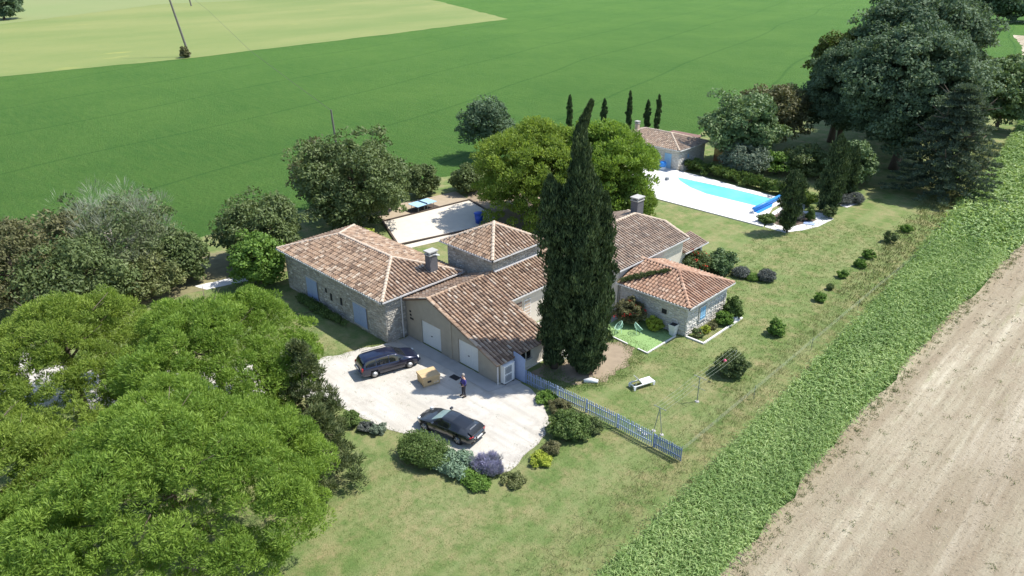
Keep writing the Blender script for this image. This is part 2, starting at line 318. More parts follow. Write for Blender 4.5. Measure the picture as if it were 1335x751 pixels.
# ================================================================== THE GROUND
sheet('ground', [(-2600, -900), (900, -900), (900, 2600), (-2600, 2600)], 0, M['crop'])
sheet('meadow', edge_noise([(-217, -200), (-213, 42), (-210, 86), (-214, 137), (-224, 224), (-335, 276), (-540, 370), (-900, 500), (-900, -200)], 6, .7, 1), .03, M['meadow'])
sheet('far_field', edge_noise([(-345, -200), (-362, 75), (-424, 164), (-412, 222), (-450, 330), (-900, 480), (-900, -200)], 6, 1.0, 2), .06, M['far'])
FIELD_EDGE = [(-74, -70), (-74, 0), (-73, 22), (-75, 32), (-73.2, 58), (-66, 85), (-61, 104), (-63, 141), (-70, 200), (-74, 240)]
CROP_L = [(-15.0, -70), (-15.0, 18), (-15.5, 30), (-16.1, 44), (-16.9, 60), (-19, 83), (-22.0, 118), (-24.5, 140), (-31, 175), (-41, 214)]
CROP_R = [(-11.1, -70), (-11.2, 25), (-11.8, 42), (-12.0, 60), (-11.9, 86), (-14.5, 105), (-20.5, 140), (-30, 175), (-40, 214), (-51, 263), (-60, 292)]
sheet('lawn', edge_noise(FIELD_EDGE+CROP_L[::-1][0:], 1.2, .35, 3), .02, M['lawn'])
sheet('stubble_field', edge_noise(CROP_R+[(300, 292), (300, -70)], 2, .3, 4), .03, M['stubble'])
drive = [(-43.8, 22.2), (-42.9, 24.6), (-41.6, 28.4), (-41.45, 29.95), (-31.2, 29.95), (-30.6, 31.2), (-28.6, 31.0), (-26.0, 29.6), (-24.9, 27.6), (-24.4, 25.4), (-24.2, 23.6), (-25.6, 22.9), (-27.6, 22.9), (-30.1, 22.5), (-32.7, 21.3), (-35.2, 20.9), (-38.3, 20.4), (-41.5, 18.5), (-45, 13), (-49, 8.2), (-56, 3.5), (-72, -3), (-72, 3), (-58, 9), (-50.5, 13.6), (-46.6, 19)]
sheet('gravel_drive', drive, .036, M['gravel'], 5, .5, .14)
sheet('garage_apron', [(-41.3, 28.85), (-31.1, 28.85), (-30.3, 31.3), (-31.2, 31.3), (-31.2, 29.98), (-41.3, 29.98)], .06, M['slab'])
sheet('patio', [(-35.6, 35.6), (-30.2, 35.6), (-30.2, 37.0), (-31.2, 44.6), (-35.6, 44.6)], .05, M['slab'])
sheet('bare_earth', [(-30.8, 32.2), (-27.2, 33.8), (-26.2, 35.6), (-26.4, 38.4), (-27.6, 40.6), (-28.9, 41.0), (-31.0, 38), (-31.1, 35)], .034, M['earth'], 6, .5, .22)
sheet('white_path', [(-62.8, 22.2), (-61.2, 22.6), (-60.2, 27.0), (-61.6, 27.4)], .04, M['coping'], 7, .5, .08)
sheet('field_margin', [(-72.6, 21), (-64, 10), (-62.2, 18), (-60.2, 27.6), (-59.5, 36), (-66, 33)], .03, m := plain('dry_margin_grass', (.22, .20, .10), .95, .35, 1.2), 8, .6, .3)
sheet('leaf_litter', [(-55.5, 52.0), (-50, 48), (-44, 52), (-43, 64), (-50, 70), (-60, 64), (-66, 58.5), (-63, 55.5)], .028, M['earth'], 9, .8, .5)
def course(name, poly, z, m, th=.03, kind='structure'):
    b = MB().prism(poly, z-th, z); o = b.build(name, m); tag(o, kind=kind); return o
course('sandy_strip', [(-68.6, 45.2), (-64.2, 44.3), (-62.6, 55.9), (-66.6, 57.0)], .06, plain('tan_sand', (.38, .31, .22), .95, .15, 2))
course('stone_border_path', [(-57.1, 40.6), (-56.0, 40.8), (-53.9, 50.5), (-55.0, 50.7)], .065, M['sand'])
# boules court: a thing with its sleepers
bc = thing('boules_court', 'pale sandy boules court framed by dark timber sleepers behind the long stone house', 'boules court', (-60.2, 47.6, .03))
def rel(o, pts): return [(p[0]-o.location.x, p[1]-o.location.y) for p in pts]
cc = [(-64.2, 44.1), (-57.3, 41.0), (-54.9, 50.6), (-55.9, 54.0), (-62.8, 55.9)]
MB().prism(rel(bc, cc), 0, .05).build('court_surface', M['sand'], bc)
for i in range(5):
    p, q = rel(bc, cc)[i], rel(bc, cc)[(i+1) % 5]; k = max(1, round(math.dist(p, q)/2.4))
    for j in range(k):
        a = [p[t]+(q[t]-p[t])*(j+.01)/k for t in (0, 1)]; c = [p[t]+(q[t]-p[t])*(j+.99)/k for t in (0, 1)]
        MB().bar((*a, .09), (*c, .09), .2, .18).build('sleeper', M['timber'], bc)

# ================================================================== ROOFS AND WALLS
def inpoly(x, y, P):
    c = False; j = len(P)-1
    for i in range(len(P)):
        if (P[i][1] > y) != (P[j][1] > y) and x < (P[j][0]-P[i][0])*(y-P[i][1])/(P[j][1]-P[i][1])+P[i][0]: c = not c
        j = i
    return c
PITCH, ROW = .31, .40
def roof_plane(parent, pts, seed=0, tile='tile', deck=True):
    """pts[0]->pts[1] is the eave; builds the bed and its canal tiles"""
    P = [Vector(p) for p in pts]; u = (P[1]-P[0]).normalized(); n = u.cross(P[2]-P[0]).normalized()
    if n.z < 0: n = -n
    v = n.cross(u)
    if v.z < 0: v = -v
    uv = [((p-P[0]).dot(u), (p-P[0]).dot(v)) for p in P]; o = P[0]
    b = MB(); k = len(P); b.add([p for p in P]+[p-n*.09 for p in P], [tuple(range(k)) if u.cross(v).dot(n) > 0 else tuple(range(k))[::-1], tuple(range(k, 2*k))]+[(i, (i+1) % k, k+(i+1) % k, k+i) for i in range(k)])
    b.build('roof_bed', M['deck'], parent)
    r = random.Random(seed); t = MB(); u0, u1 = min(a for a, _ in uv), max(a for a, _ in uv); v1 = max(c for _, c in uv)
    nu = int((u1-u0)/PITCH); off = ((u1-u0)-nu*PITCH)/2+PITCH/2
    for i in range(nu+1):
        uu = u0+off+i*PITCH
        for j in range(int(v1/ROW)+2):
            vv = -.07+j*ROW
            if not inpoly(uu, max(vv+ROW*.45, .02), uv): continue
            if not (inpoly(uu, vv+ROW*.95, uv)): L1 = ROW*.75
            else: L1 = ROW+.05
            du = r.uniform(-.014, .014); dz = r.uniform(0, .014); sk = r.uniform(-.014, .014); dv = r.uniform(-.02, .02)
            vs = []
            for (q, rr, zz) in ((0, .112, .030), (L1, .088, .004)):
                for a in (180, 130, 90, 50, 0):
                    vs.append(o+u*(uu+du+sk*q+rr*math.cos(rad(a)))+v*(vv+dv+q)+n*(zz+dz+.95*rr*math.sin(rad(a))))
            t.add(vs, [(0, 1, 6, 5), (1, 2, 7, 6), (2, 3, 8, 7), (3, 4, 9, 8), (4, 3, 2, 1, 0)])
    ob = t.build('roof_tiles', M[tile], parent); tag(ob, kind='stuff')
    return ob
def ridge_caps(parent, segs, m='ridge', r0=.15):
    for a, b_ in segs:
        a, b_ = Vector(a), Vector(b_); d = b_-a; k = max(1, int(d.length/.42)); d.normalize(); sd = d.cross(Vector((0, 0, 1))).normalized(); up = sd.cross(d); ln = (b_-a).length/k; t = MB(); rr = random.Random(k)
        for i in range(k):
            p = a+d*(i*ln); dz = rr.uniform(0, .02); vs = []
            for q, r, z in ((-.02, r0, .035), (ln+.02, r0*.84, .015)):
                for an in (190, 140, 90, 40, -10): vs.append(p+d*q+sd*(r*math.cos(rad(an)))+up*(r*math.sin(rad(an))*.8+z+dz))
            t.add(vs, [(0, 5, 6, 1), (1, 6, 7, 2), (2, 7, 8, 3), (3, 8, 9, 4), (0, 1, 2, 3, 4), (9, 8, 7, 6, 5)])
        tag(t.build('ridge_tiles', M[m], parent), kind='stuff')
def gutter(parent, pts, m='gutter', closed=False):
    b = MB(); P = list(pts)+([pts[0]] if closed else [])
    for a, c in zip(P, P[1:]):
        d = (Vector(c)-Vector(a)).normalized()*.05; b.bar(Vector(a)-d, Vector(c)+d, .10, .11)
    return b.build('gutter', M[m], parent)
def pipe(parent, x, y, z0, z1, m='gutter'):
    return MB().tube([(x, y, z0), (x, y, z1)], .055, 8).build('downpipe', M[m], parent)
def stones(parent, a, b_, z0, z1, nrm, openings=(), seed=0, size=1.0, m='stone'):
    """proud rubble stones over a mortar wall from a to b (x, y)"""
    a, b_ = Vector((*a, 0)), Vector((*b_, 0)); d = (b_-a); ln = d.length; d.normalize(); n = Vector((*nrm, 0)); r = random.Random(seed); t = MB(); z = z0+.02
    while z < z1-.06:
        h = min(r.uniform(.13, .24)*size, z1-z); s = r.uniform(0, .1)
        while s < ln-.05:
            w_ = min(r.choice((.14, .2, .26, .34, .42))*r.uniform(.8, 1.25)*size, ln-s); 
            if any(s+w_ > o[0]-.02 and s < o[1]+.02 and z+h > o[2]-.02 and z < o[3]+.02 for o in openings): s += w_*.5; continue
            g = .018; dp = r.uniform(.02, .055); j = lambda k=.025: r.uniform(-k, k)
            base = [(s+g, z+g), (s+w_-g, z+g), (s+w_-g, z+h-g), (s+g, z+h-g)]; hh = h*r.uniform(.55, 1.15); zo = r.uniform(-.05, .05); base = [(x+j(.035), z+(y-z)*hh/h+zo+j(.03)) for x, y in base]; base = [(x, min(y, z1+.04)) for x, y in base]
            c = (s+w_/2, z+h/2); top = [(x+(c[0]-x)*.22+j(.012), y+(c[1]-y)*.22+j(.012)) for x, y in base]
            vs = [a+d*x+n*.002+Vector((0, 0, y)) for x, y in base]+[a+d*x+n*(dp+j(.008))+Vector((0, 0, y)) for x, y in top]
            fs = [(4, 5, 6, 7), (0, 1, 5, 4), (1, 2, 6, 5), (2, 3, 7, 6), (3, 0, 4, 7)]
            if d.cross(Vector((0, 0, 1))).dot(n) < 0: fs = [f[::-1] for f in fs]
            t.add(vs, fs); s += w_
        z += h
    return tag(t.build('wall_stones', M[m], parent), kind='stuff')
def shutter_pair(parent, a, d, n, s0, s1, z0, z1, m='blue', name='shutter', arch=True):
    """two closed board shutters with cross battens; a origin on wall, d along, n outward"""
    a, d, n = Vector((*a, 0)), Vector((*d, 0)), Vector((*n, 0)); mid = (s0+s1)/2
    for q0, q1 in ((s0, mid-.01), (mid+.01, s1)):
        b = MB(); k = 4; wd = (q1-q0)/k
        for i in range(k): b.obox(a+d*(q0+wd*(i+.5))+n*.075+Vector((0, 0, (z0+z1)/2)), d, n, (0, 0, 1), wd/2-.006, .018, (z1-z0)/2)
        o = b.build(name, M[m], parent)
        for z in (z0+.22, z1-.25): MB().obox(a+d*((q0+q1)/2)+n*.107+Vector((0, 0, z)), d, n, (0, 0, 1), (q1-q0)/2-.02, .012, .045).build('batten', M[m], o)
    MB().obox(a+d*mid+n*.05+Vector((0, 0, z1+.07)), d, n, (0, 0, 1), (s1-s0)/2+.12, .03, .06).build('lintel', M['stone'], parent); MB().obox(a+d*mid+n*.06+Vector((0, 0, z0-.06)), d, n, (0, 0, 1), (s1-s0)/2+.12, .05, .045).build('sill', M['stone'], parent)
def chimney(parent, x, y, z0, z1, wx, wy, m='chim'):
    c = MB().box(x-wx/2, x+wx/2, y-wy/2, y+wy/2, z0, z1); ch = c.build('chimney', M[m], parent)
    MB().box(x-wx/2-.06, x+wx/2+.06, y-wy/2-.06, y+wy/2+.06, z1, z1+.09).build('chimney_band', M['chimcap'], ch)
    for sx in (-1, 1):
        for sy in (-1, 1): MB().box(x+sx*(wx/2-.08)-.06, x+sx*(wx/2-.08)+.06, y+sy*(wy/2-.08)-.06, y+sy*(wy/2-.08)+.06, z1+.09, z1+.27).build('cap_post', M['chimcap'], ch)
    MB().box(x-wx/2-.08, x+wx/2+.08, y-wy/2-.08, y+wy/2+.08, z1+.27, z1+.37).build('cap_slab', M['chimcap'], ch)
    return ch
def hip(parent, x0, x1, y0, y1, ze, ra, rb, m='tile', seed=0, sides='-y+x+y-x'):
    """hip roof, ridge ra->rb along x (or a point)"""
    A, B, C_, D = (x0, y0, ze), (x1, y0, ze), (x1, y1, ze), (x0, y1, ze)
    pt = ra == rb
    roof_plane(parent, [A, B, rb] if pt else [A, B, rb, ra], seed, m); roof_plane(parent, [B, C_, rb], seed+1, m)
    roof_plane(parent, [C_, D, ra] if pt else [C_, D, ra, rb], seed+2, m); roof_plane(parent, [D, A, ra], seed+3, m)
    ridge_caps(parent, [(A, ra), (B, rb), (C_, rb), (D, ra)]+([] if pt else [(ra, rb)]))

# ---- long stone house
O = (-49.1, 31.8)
def house(name, label, cat='house'): return thing(name, label, cat, (0, 0, 0))
LH = house('long_stone_house', 'long stone house with hipped canal tile roof and blue shutters, left of the garages')
MB().box(-56.4, -41.6, 28.1, 35.4, -.1, 3.74).build('wall', M['mortar'], LH)
MB().box(-56.75, -41.5, 27.95, 35.55, 3.60, 3.735).build('cornice', M['ridge'], LH)
d1, d2 = (3.25, 5.15), (10.35, 12.35)
ops = [(d1[0], d1[1], .3, 2.2), (d2[0], d2[1], .3, 2.2), (7.0, 7.25, 1.1, 1.75), (8.5, 8.75, 1.2, 1.85), (6.3, 6.5, 1.6, 2.0)]
stones(LH, (-56.4, 28.1), (-41.6, 28.1), 0, 3.6, (0, -1), ops, 11)
stones(LH, (-41.6, 28.1), (-41.6, 30.0), 0, 3.6, (1, 0), [], 12); stones(LH, (-56.4, 35.4), (-56.4, 28.1), 0, 3.6, (-1, 0), [], 13)
stones(LH, (-41.6, 30.0), (-41.6, 35.4), 3.3, 3.6, (1, 0), [], 14)
for s0, s1 in (d1, d2): shutter_pair(LH, (-56.4, 28.1), (1, 0), (0, -1), s0+.1, s1-.1, .35, 2.15)
for o_ in ops[2:]: 
    wn = MB().box(-56.4+o_[0], -56.4+o_[1], 28.06, 28.13, o_[2], o_[3]).build('window', M['dark'], LH)
    MB().box(-56.4+o_[0]-.05, -56.4+o_[1]+.05, 28.02, 28.10, o_[2]-.06, o_[2]).build('sill', M['stone'], wn)
hip(LH, -56.85, -41.35, 27.7, 35.75, 3.78, (-53.0, 31.75, 5.05), (-45.45, 31.75, 5.05), seed=20)
gutter(LH, [(-56.9, 27.62, 3.72), (-41.28, 27.62, 3.72), (-41.28, 35.85, 3.72)])
pipe(LH, -41.47, 29.55, 0, 3.68)
chimney(LH, -42.6, 33.6, 3.9, 5.55, .62, .78)
MB().tube([(-42.25, 33.5, 5.62), (-41.95, 33.6, 5.70), (-41.85, 33.85, 5.62)], .05, 6).build('flue_cowl', M['white'], LH)

# ---- garages and the wing behind them
GA = house('garage_wing', 'rendered double garage with white doors under a long canal tile roof', 'garage')
RX, RZ = -38.5, 4.36
rl = lambda x: RZ-.36*abs(x-RX)-.10
def col(xa, xb, zb, y0=30.0, y1=30.22):
    xs = [xa]+([RX] if xa < RX < xb else [])+[xb]; top = [(x, rl(x)) for x in xs]; poly = [(xa, zb), (xb, zb)]+top[::-1]; n = len(poly)
    vs = [(x, y0, z) for x, z in poly]+[(x, y1, z) for x, z in poly]
    return [tuple(vs), [tuple(range(n)), tuple(range(n, 2*n))[::-1]]+[(i, n+i, n+(i+1) % n, (i+1) % n) for i in range(n)]]
fb = MB(); doors = [(-39.75, -37.45), (-35.5, -33.35)]
for xa, xb, zb in ((-41.55, doors[0][0], -.1), (doors[0][0], doors[0][1], 2.08), (doors[0][1], doors[1][0], -.1), (doors[1][0], doors[1][1], 2.08), (doors[1][1], -31.35, -.1)): fb.add(*col(xa, xb, zb))
fb.build('front_wall', M['render'], GA)
MB().add(*col(-41.55, -31.4, -.1, 30.24, 30.4)).build('inner_wall', M['dark'], GA)
MB().box(-36.45, -36.15, 29.93, 30.0, -.1, 3.3).build('pilaster', M['render'], GA)
for k, (a, b_) in enumerate(doors):
    dr = MB().box(a+.02, b_-.02, 30.10, 30.16, .07, 2.06).build('garage_door', M['white'], GA)
    for i in range(1, 12):
        x = a+.02+(b_-a-.04)*i/12; MB().box(x-.012, x+.012, 30.088, 30.1, .12, 2.02).build('door_rib', M['white'], dr)
    MB().box((a+b_)/2-.07, (a+b_)/2+.07, 30.05, 30.09, .98, 1.03).build('handle', M['blackp'], dr)
for x, z in ((-41.0, 2.35), (-40.75, 1.75), (-40.98, 1.75), (-40.98, 2.05)): MB().box(x-.09, x+.09, 29.97, 30.0, z-.07, z+.07).build('wall_vent', M['dark'], GA)
# +x wall of the garage, with window
MB().box(-31.55, -31.35, 30.22, 32.3, -.1, 1.75).build('side_wall', M['cream'], GA); MB().box(-31.55, -31.35, 33.5, 35.1, -.1, 1.75).build('side_wall', M['cream'], GA)
MB().box(-31.55, -31.35, 32.3, 33.5, -.1, .72).build('side_wall', M['cream'], GA); MB().box(-31.55, -31.35, 32.3, 33.5, 1.62, 1.75).build('side_wall', M['cream'], GA)
wn = MB().box(-31.5, -31.46, 32.3, 33.5, .72, 1.62).build('window', M['glass'], GA)
for y in (32.34, 32.9, 33.46): MB().box(-31.46, -31.40, y-.03, y+.03, .74, 1.60).build('window_frame', M['cream'], wn)
MB().box(-31.36, -31.26, 32.25, 33.55, .66, .72).build('sill', M['cream'], wn)
MB().box(-31.36, -31.22, 30.0, 35.1, -.1, .10).build('plinth', M['cream'], GA)
bk = MB(); bk.add(*col(-35.6, -31.4, -.1, 34.9, 35.1)); bk.build('back_wall', M['cream'], GA)
# wing beyond
MB().box(-44.3, -35.75, 35.12, 44.8, -.1, 3.1).build('wing_wall', M['cream'], GA)
for y in (36.2, 37.2, 41.5): 
    sh = MB().box(-35.75, -35.70, y, y+.75, 1.0, 2.5).build('shutter', M['brownroof'] if y < 37 else M['white'], GA)
    for i in range(5): MB().box(-35.70, -35.68, y+.06, y+.69, 1.1+i*.28, 1.28+i*.28).build('louvre', M['ridge'], sh)
e = .36; zE = lambda x: RZ-e*abs(x-RX)
roof_plane(GA, [(-31.1, 29.72, zE(-31.1)), (-31.1, 35.35, zE(-31.1)), (RX, 35.35, RZ), (RX, 29.72, RZ)], 31)
roof_plane(GA, [(-35.45, 35.35, zE(-35.45)), (-35.45, 44.8, zE(-35.45)), (RX, 44.8, RZ), (RX, 35.35, RZ)], 32)
roof_plane(GA, [(-41.5, 36.45, zE(-41.5)), (-41.5, 29.72, zE(-41.5)), (RX, 29.72, RZ), (RX, 36.45, RZ)], 33)
roof_plane(GA, [(-43.4, 44.8, zE(-43.4)), (-43.4, 42.05, zE(-43.4)), (RX, 42.05, RZ), (RX, 44.8, RZ)], 34)
ridge_caps(GA, [((RX, 29.7, RZ), (RX, 36.5, RZ)), ((RX, 42.1, RZ), (RX, 44.8, RZ)), ((-31.1, 29.76, zE(-31.1)+.02), (RX, 29.76, RZ+.02)), ((-41.5, 29.76, zE(-41.5)+.02), (RX, 29.76, RZ+.02)), ((-31.1, 35.3, zE(-31.1)+.02), (-35.4, 35.3, zE(-35.4)+.02))], 'tile', .125)
gutter(GA, [(-35.4, 35.5, zE(-35.4)-.08), (-35.4, 44.8, zE(-35.4)-.08)]); 
pipe(GA, -31.28, 29.93, 0, 1.65)
# flashing where the tower meets the roof
MB().box(RX-.02, RX+.22, 36.5, 42.0, RZ-.03, RZ+.09).build('flashing', M['gutter'], GA)

# ---- tower (pigeon loft)
TW = house('square_stone_tower', 'low square stone tower with pyramid tile roof rising between the other roofs', 'tower')
MB().box(-44.0, -38.53, 36.5, 42.0, -.1, 5.45).build('wall', M['mortar'], TW)
stones(TW, (-44.0, 36.5), (-38.53, 36.5), 1.6, 5.32, (0, -1), [(2.2, 2.5, 3.6, 4.0)], 41); stones(TW, (-38.53, 36.5), (-38.53, 42.0), 4.5, 5.32, (1, 0), [], 42)
stones(TW, (-44.0, 42.0), (-44.0, 36.5), 0, 5.32, (-1, 0), [], 43)
MB().box(-44.14, -38.39, 36.36, 42.14, 5.34, 5.47).build('cornice', M['gutter'], TW)
hip(TW, -44.4, -38.15, 36.15, 42.35, 5.52, (-41.25, 39.3, 7.0), (-41.25, 39.3, 7.0), seed=45)
gutter(TW, [(-44.47, 36.08, 5.46), (-38.08, 36.08, 5.46), (-38.08, 42.42, 5.46)])
pipe(TW, -38.42, 41.8, 4.3, 5.4)

# ---- main house on the right
MH = house('main_house', 'white main house with weathered brown tile roof and chimney behind the tall cypresses')
mx0, mx1, my0, my1 = -41.1, -32.3, 44.8, 54.4
MB().box(mx0, mx1, my0, my1, -.1, 3.80).build('wall', M['cream'], MH)
rX, rZ, eZ = -36.7, 5.5, 3.9
eX1, eX0 = -32.0, -41.4
MB().add([(mx0, my0-.02, 3.8), (mx1, my0-.02, 3.8), (rX, my0-.02, rZ-.12), (mx0, my0+.2, 3.8), (mx1, my0+.2, 3.8), (rX, my0+.2, rZ-.12)], [(0, 1, 2), (5, 4, 3), (0, 2, 5, 3), (1, 4, 5, 2), (0, 3, 4, 1)]).build('gable', M['cream'], MH)
Q = (-34.6, 54.75, 4.78); Pp = (rX, 52.9, rZ); Q2 = (-38.8, 54.75, 4.78)
roof_plane(MH, [(eX1, 44.5, eZ), (eX1, 54.75, eZ), Q, Pp, (rX, 44.5, rZ)], 51, 'tile_grey')
roof_plane(MH, [(eX0, 54.75, eZ), (eX0, 44.5, eZ), (rX, 44.5, rZ), Pp, Q2], 52, 'tile_grey')
roof_plane(MH, [Q, Q2, Pp], 53, 'tile_grey')
MB().add([(mx0, my1-.2, 3.8), (mx1, my1-.2, 3.8), (-34.7, my1-.2, 4.64), (-38.7, my1-.2, 4.64), (mx0, my1, 3.8), (mx1, my1, 3.8), (-34.7, my1, 4.64), (-38.7, my1, 4.64)], [(0, 1, 2, 3), (7, 6, 5, 4), (0, 4, 5, 1), (1, 5, 6, 2), (2, 6, 7, 3), (3, 7, 4, 0)]).build('gable', M['cream'], MH)
ridge_caps(MH, [((rX, 44.5, rZ), Pp), (Q, Pp), (Q2, Pp), (Q, (eX1, 54.72, eZ))])
gutter(MH, [(eX1+.06, 44.5, eZ-.07), (eX1+.06, 54.75, eZ-.07)])
chimney(MH, -37.0, 53.6, 4.9, 6.55, .75, .95)
MB().box(mx1, mx1+.03, 51.6, 52.6, .9, 2.3).build('window', M['skyblue'], MH)
# porch beyond
MB().box(-35.0, -32.35, 54.45, 58.0, -.1, 2.35).build('porch_wall', M['cream'], MH)
roof_plane(MH, [(-32.0, 54.5, 2.45), (-32.0, 58.3, 2.45), (-34.0, 58.3, 3.05), (-34.0, 54.5, 3.05)], 55, 'tile_grey')
MB().box(-32.35, -32.30, 55.4, 56.6, .8, 2.2).build('blue_shutter', M['blue'], MH)
gutter(MH, [(-31.95, 54.5, 2.40), (-31.95, 58.3, 2.40)])

# ---- stone annexe
AN = house('stone_annexe', 'small stone annexe with reddish hipped tile roof beside the green artificial turf', 'annexe')
MB().box(-32.28, -25.67, 44.95, 50.85, -.1, 2.72).build('wall', M['mortar_pale'], AN)
so_ = [(1.75, 2.65, .75, 1.95), (5.2, 5.6, 1.3, 1.7)]
stones(AN, (-32.28, 44.95), (-25.67, 44.95), 0, 2.66, (0, -1), [(4.3, 4.75, 1.35, 1.75)], 61, 1.1, 'stone_pale'); stones(AN, (-25.67, 44.95), (-25.67, 50.85), 0, 2.66, (1, 0), so_[:1], 62, 1.1, 'stone_pale'); stones(AN, (-25.67, 50.85), (-32.28, 50.85), 0, 2.66, (0, 1), [], 63, 1.1, 'stone_pale')
MB().box(-32.28+4.3, -32.28+4.75, 44.93, 44.96, 1.35, 1.75).build('window', M['dark'], AN)
shutter_pair(AN, (-25.67, 44.95), (0, 1), (1, 0), 1.85, 2.6, .8, 1.9, 'skyblue')
for s_ in (1.72, 2.72): MB().box(-25.67, -25.58, 44.95+s_-.06, 44.95+s_+.06, .72, 2.0).build('jamb', M['stone'], AN)
ax0, ax1, ay0, ay1, az_ = -32.25, -25.3, 44.55, 51.2, 2.78
aR = (-28.6, 47.9, 3.92); aL = (-32.25, 47.9, 3.92)
roof_plane(AN, [(ax0, ay0, az_), (ax1, ay0, az_), aR, aL], 65, 'tile_red'); roof_plane(AN, [(ax1, ay0, az_), (ax1, ay1, az_), aR], 66, 'tile_red'); roof_plane(AN, [(ax1, ay1, az_), (ax0, ay1, az_), aL, aR], 67, 'tile_red')
ridge_caps(AN, [((ax1, ay0, az_), aR), ((ax1, ay1, az_), aR), (aL, aR)], 'tile_red', .14)
gutter(AN, [(ax0, ay0-.06, az_-.06), (ax1+.06, ay0-.06, az_-.06), (ax1+.06, ay1, az_-.06)])
MB().box(-25.6, -24.0, 44.9, 45.05, .0, .14).build('kerb', M['coping'], AN); MB().box(-24.12, -23.98, 45.05, 50.9, .0, .14).build('kerb', M['coping'], AN)

# ---- pool house
PH = house('stone_pool_house', 'small stone pool house with blue door at the left end of the pool', 'pool house')
px0, px1, py0, py1 = -62.6, -51.76, 83.8, 90.4
MB().box(px0, px1, py0, py1, -.1, 2.80).build('wall', M['mortar_pale'], PH)
pd = (8.7, 9.75)
stones(PH, (px0, py0), (px1, py0), 0, 2.76, (0, -1), [(pd[0], pd[1], 0, 2.2), (6.6, 7.0, 1.7, 2.1)], 71, 1.1, 'stone_pale'); stones(PH, (px1, py0), (px1, py1), 0, 2.76, (1, 0), [(2.2, 2.6, 1.4, 1.9)], 72, 1.1, 'stone_pale')
dr = MB().box(px0+pd[0], px0+pd[1], py0-.05, py0, .04, 2.15).build('door', M['skyblue'], PH)
for i in range(1, 5): MB().box(px0+pd[0]+.21*i-.008, px0+pd[0]+.21*i+.008, py0-.058, py0-.05, .08, 2.1).build('door_board', M['blue'], dr)
MB().box(px0+6.6, px0+7.0, py0-.03, py0, 1.7, 2.1).build('window', M['dark'], PH); MB().box(px1, px1+.03, py0+2.2, py0+2.6, 1.4, 1.9).build('window', M['skyblue'], PH)
hip(PH, px0-.3, px1+.3, py0-.35, py1+.35, 2.88, (-59.5, 87.1, 4.05), (-55.3, 87.1, 4.05), 'tile_grey', 75)
gutter(PH, [(px0-.3, py0-.42, 2.82), (px1+.37, py0-.42, 2.82), (px1+.37, py1+.4, 2.82)], 'coping')
chimney(PH, -61.0, 87.0, 3.6, 4.5, .5, .5, 'ridge')
SH = thing('lean_to_shed', 'flat brown roofed shed built against the back of the pool house', 'shed', (-57.2, 92.7, 0))
MB().box(-2.3, 2.3, -1.85, 1.6, -.05, 2.35).build('wall', M['mortar'], SH)
MB().box(-2.5, 2.6, -1.85, 1.8, 2.36, 2.48).build('roof', M['brownroof'], SH)
MB().box(2.3, 2.34, -1, 0, 0, 1.95).build('door', M['orange'], SH)
TS = thing('timber_screen', 'orange brown timber screen beside the pool house end wall', 'screen', (-50.9, 91.6, 0))
for i in range(10): MB().box(.0+i*.16, .12+i*.16, -.02, .02, .05, 2.3).build('board', M['orange'], TS)
for z in (.4, 1.9): MB().box(-.02, 1.6, .02, .06, z, z+.08).build('rail', M['orange'], TS)
LW = thing('low_stone_wall', 'knee high pale stone wall against the pool house beside the deck', 'wall', (-51.3, 85.4, 0))
wb = MB().box(-.2, .25, -1.4, 2.2, -.05, .75).build('core', M['mortar'], LW); stones(LW, (.25, -1.4), (.25, 2.2), 0, .75, (1, 0), [], 77, 1.1, 'stone_pale')

# ================================================================== POOL
PO = thing('swimming_pool', 'long turquoise swimming pool set in a white deck', 'swimming pool', (-43, 79, 0))
def R2(o, P): return [(x-o.location.x, y-o.location.y) for x, y in P]
wpoly = [(-49.9, 81.0), (-48.8, 79.9), (-46.3, 78.4), (-43.5, 77.5), (-36.3, 77.5), (-36.3, 81.2), (-42, 81.4)]
MB().prism(R2(PO, wpoly), .02, .085).build('water', M['water'], PO)
def ring(inner, outer, z0, z1):
    from mathutils.geometry import tessellate_polygon
    b = MB(); a = [Vector((*p, 0)) for p in outer]; c = [Vector((*p, 0)) for p in inner]; T = tessellate_polygon([a, c]); pts = a+c
    for z in (z0, z1):
        fs = []
        for t in T:
            p, q, r = (pts[i] for i in t); up = (q-p).cross(r-p).z > 0; fs.append(tuple(t) if up == (z == z1) else tuple(t[::-1]))
        b.add([(p.x, p.y, z) for p in pts], fs)
    for P in (a, c):
        n = len(P); b.add([(p.x, p.y, z0) for p in P]+[(p.x, p.y, z1) for p in P], [(i, (i+1) % n, n+(i+1) % n, n+i) for i in range(n)])
    return b
deck = [(-53.2, 71.75), (-33.0, 71.75), (-34.2, 75.0), (-35.2, 78.2), (-35.3, 82.3), (-42, 82.8), (-48, 83.6), (-51.6, 83.75), (-56.5, 83.75), (-56.5, 79)]
ring(R2(PO, wpoly), R2(PO, deck), .01, .13).build('deck', M['coping'], PO)
MB().prism(R2(PO, [(-36.28, 75.6), (-35.4, 75.2), (-35.4, 78.4), (-36.28, 80.6)]), .131, .15).build('cover_end', M['bluecover'], PO)
RO = thing('pool_cover_roller', 'blue cover rolled on a reel across the right end of the pool', 'pool cover roller', (-35.95, 74.9, .13))
MB().tube([(0, 0, .5), (0, 6.6, .5)], .17, 12).build('rolled_cover', M['bluecover'], RO, True); MB().tube([(.05, .15, .24), (.05, 6.2, .24)], .09, 10).build('cover_fold', M['bluecover'], RO, True)
for y in (-.15, 6.75):
    MB().bar((-.3, y, 0), (0, y, .5), .06).bar((.3, y, 0), (0, y, .5), .06).bar((-.3, y, .03), (.3, y, .03), .06).build('stand', M['white'], RO)
    MB().lathe([(.25, -.02), (.25, .02)], (0, 0, 0), 14)
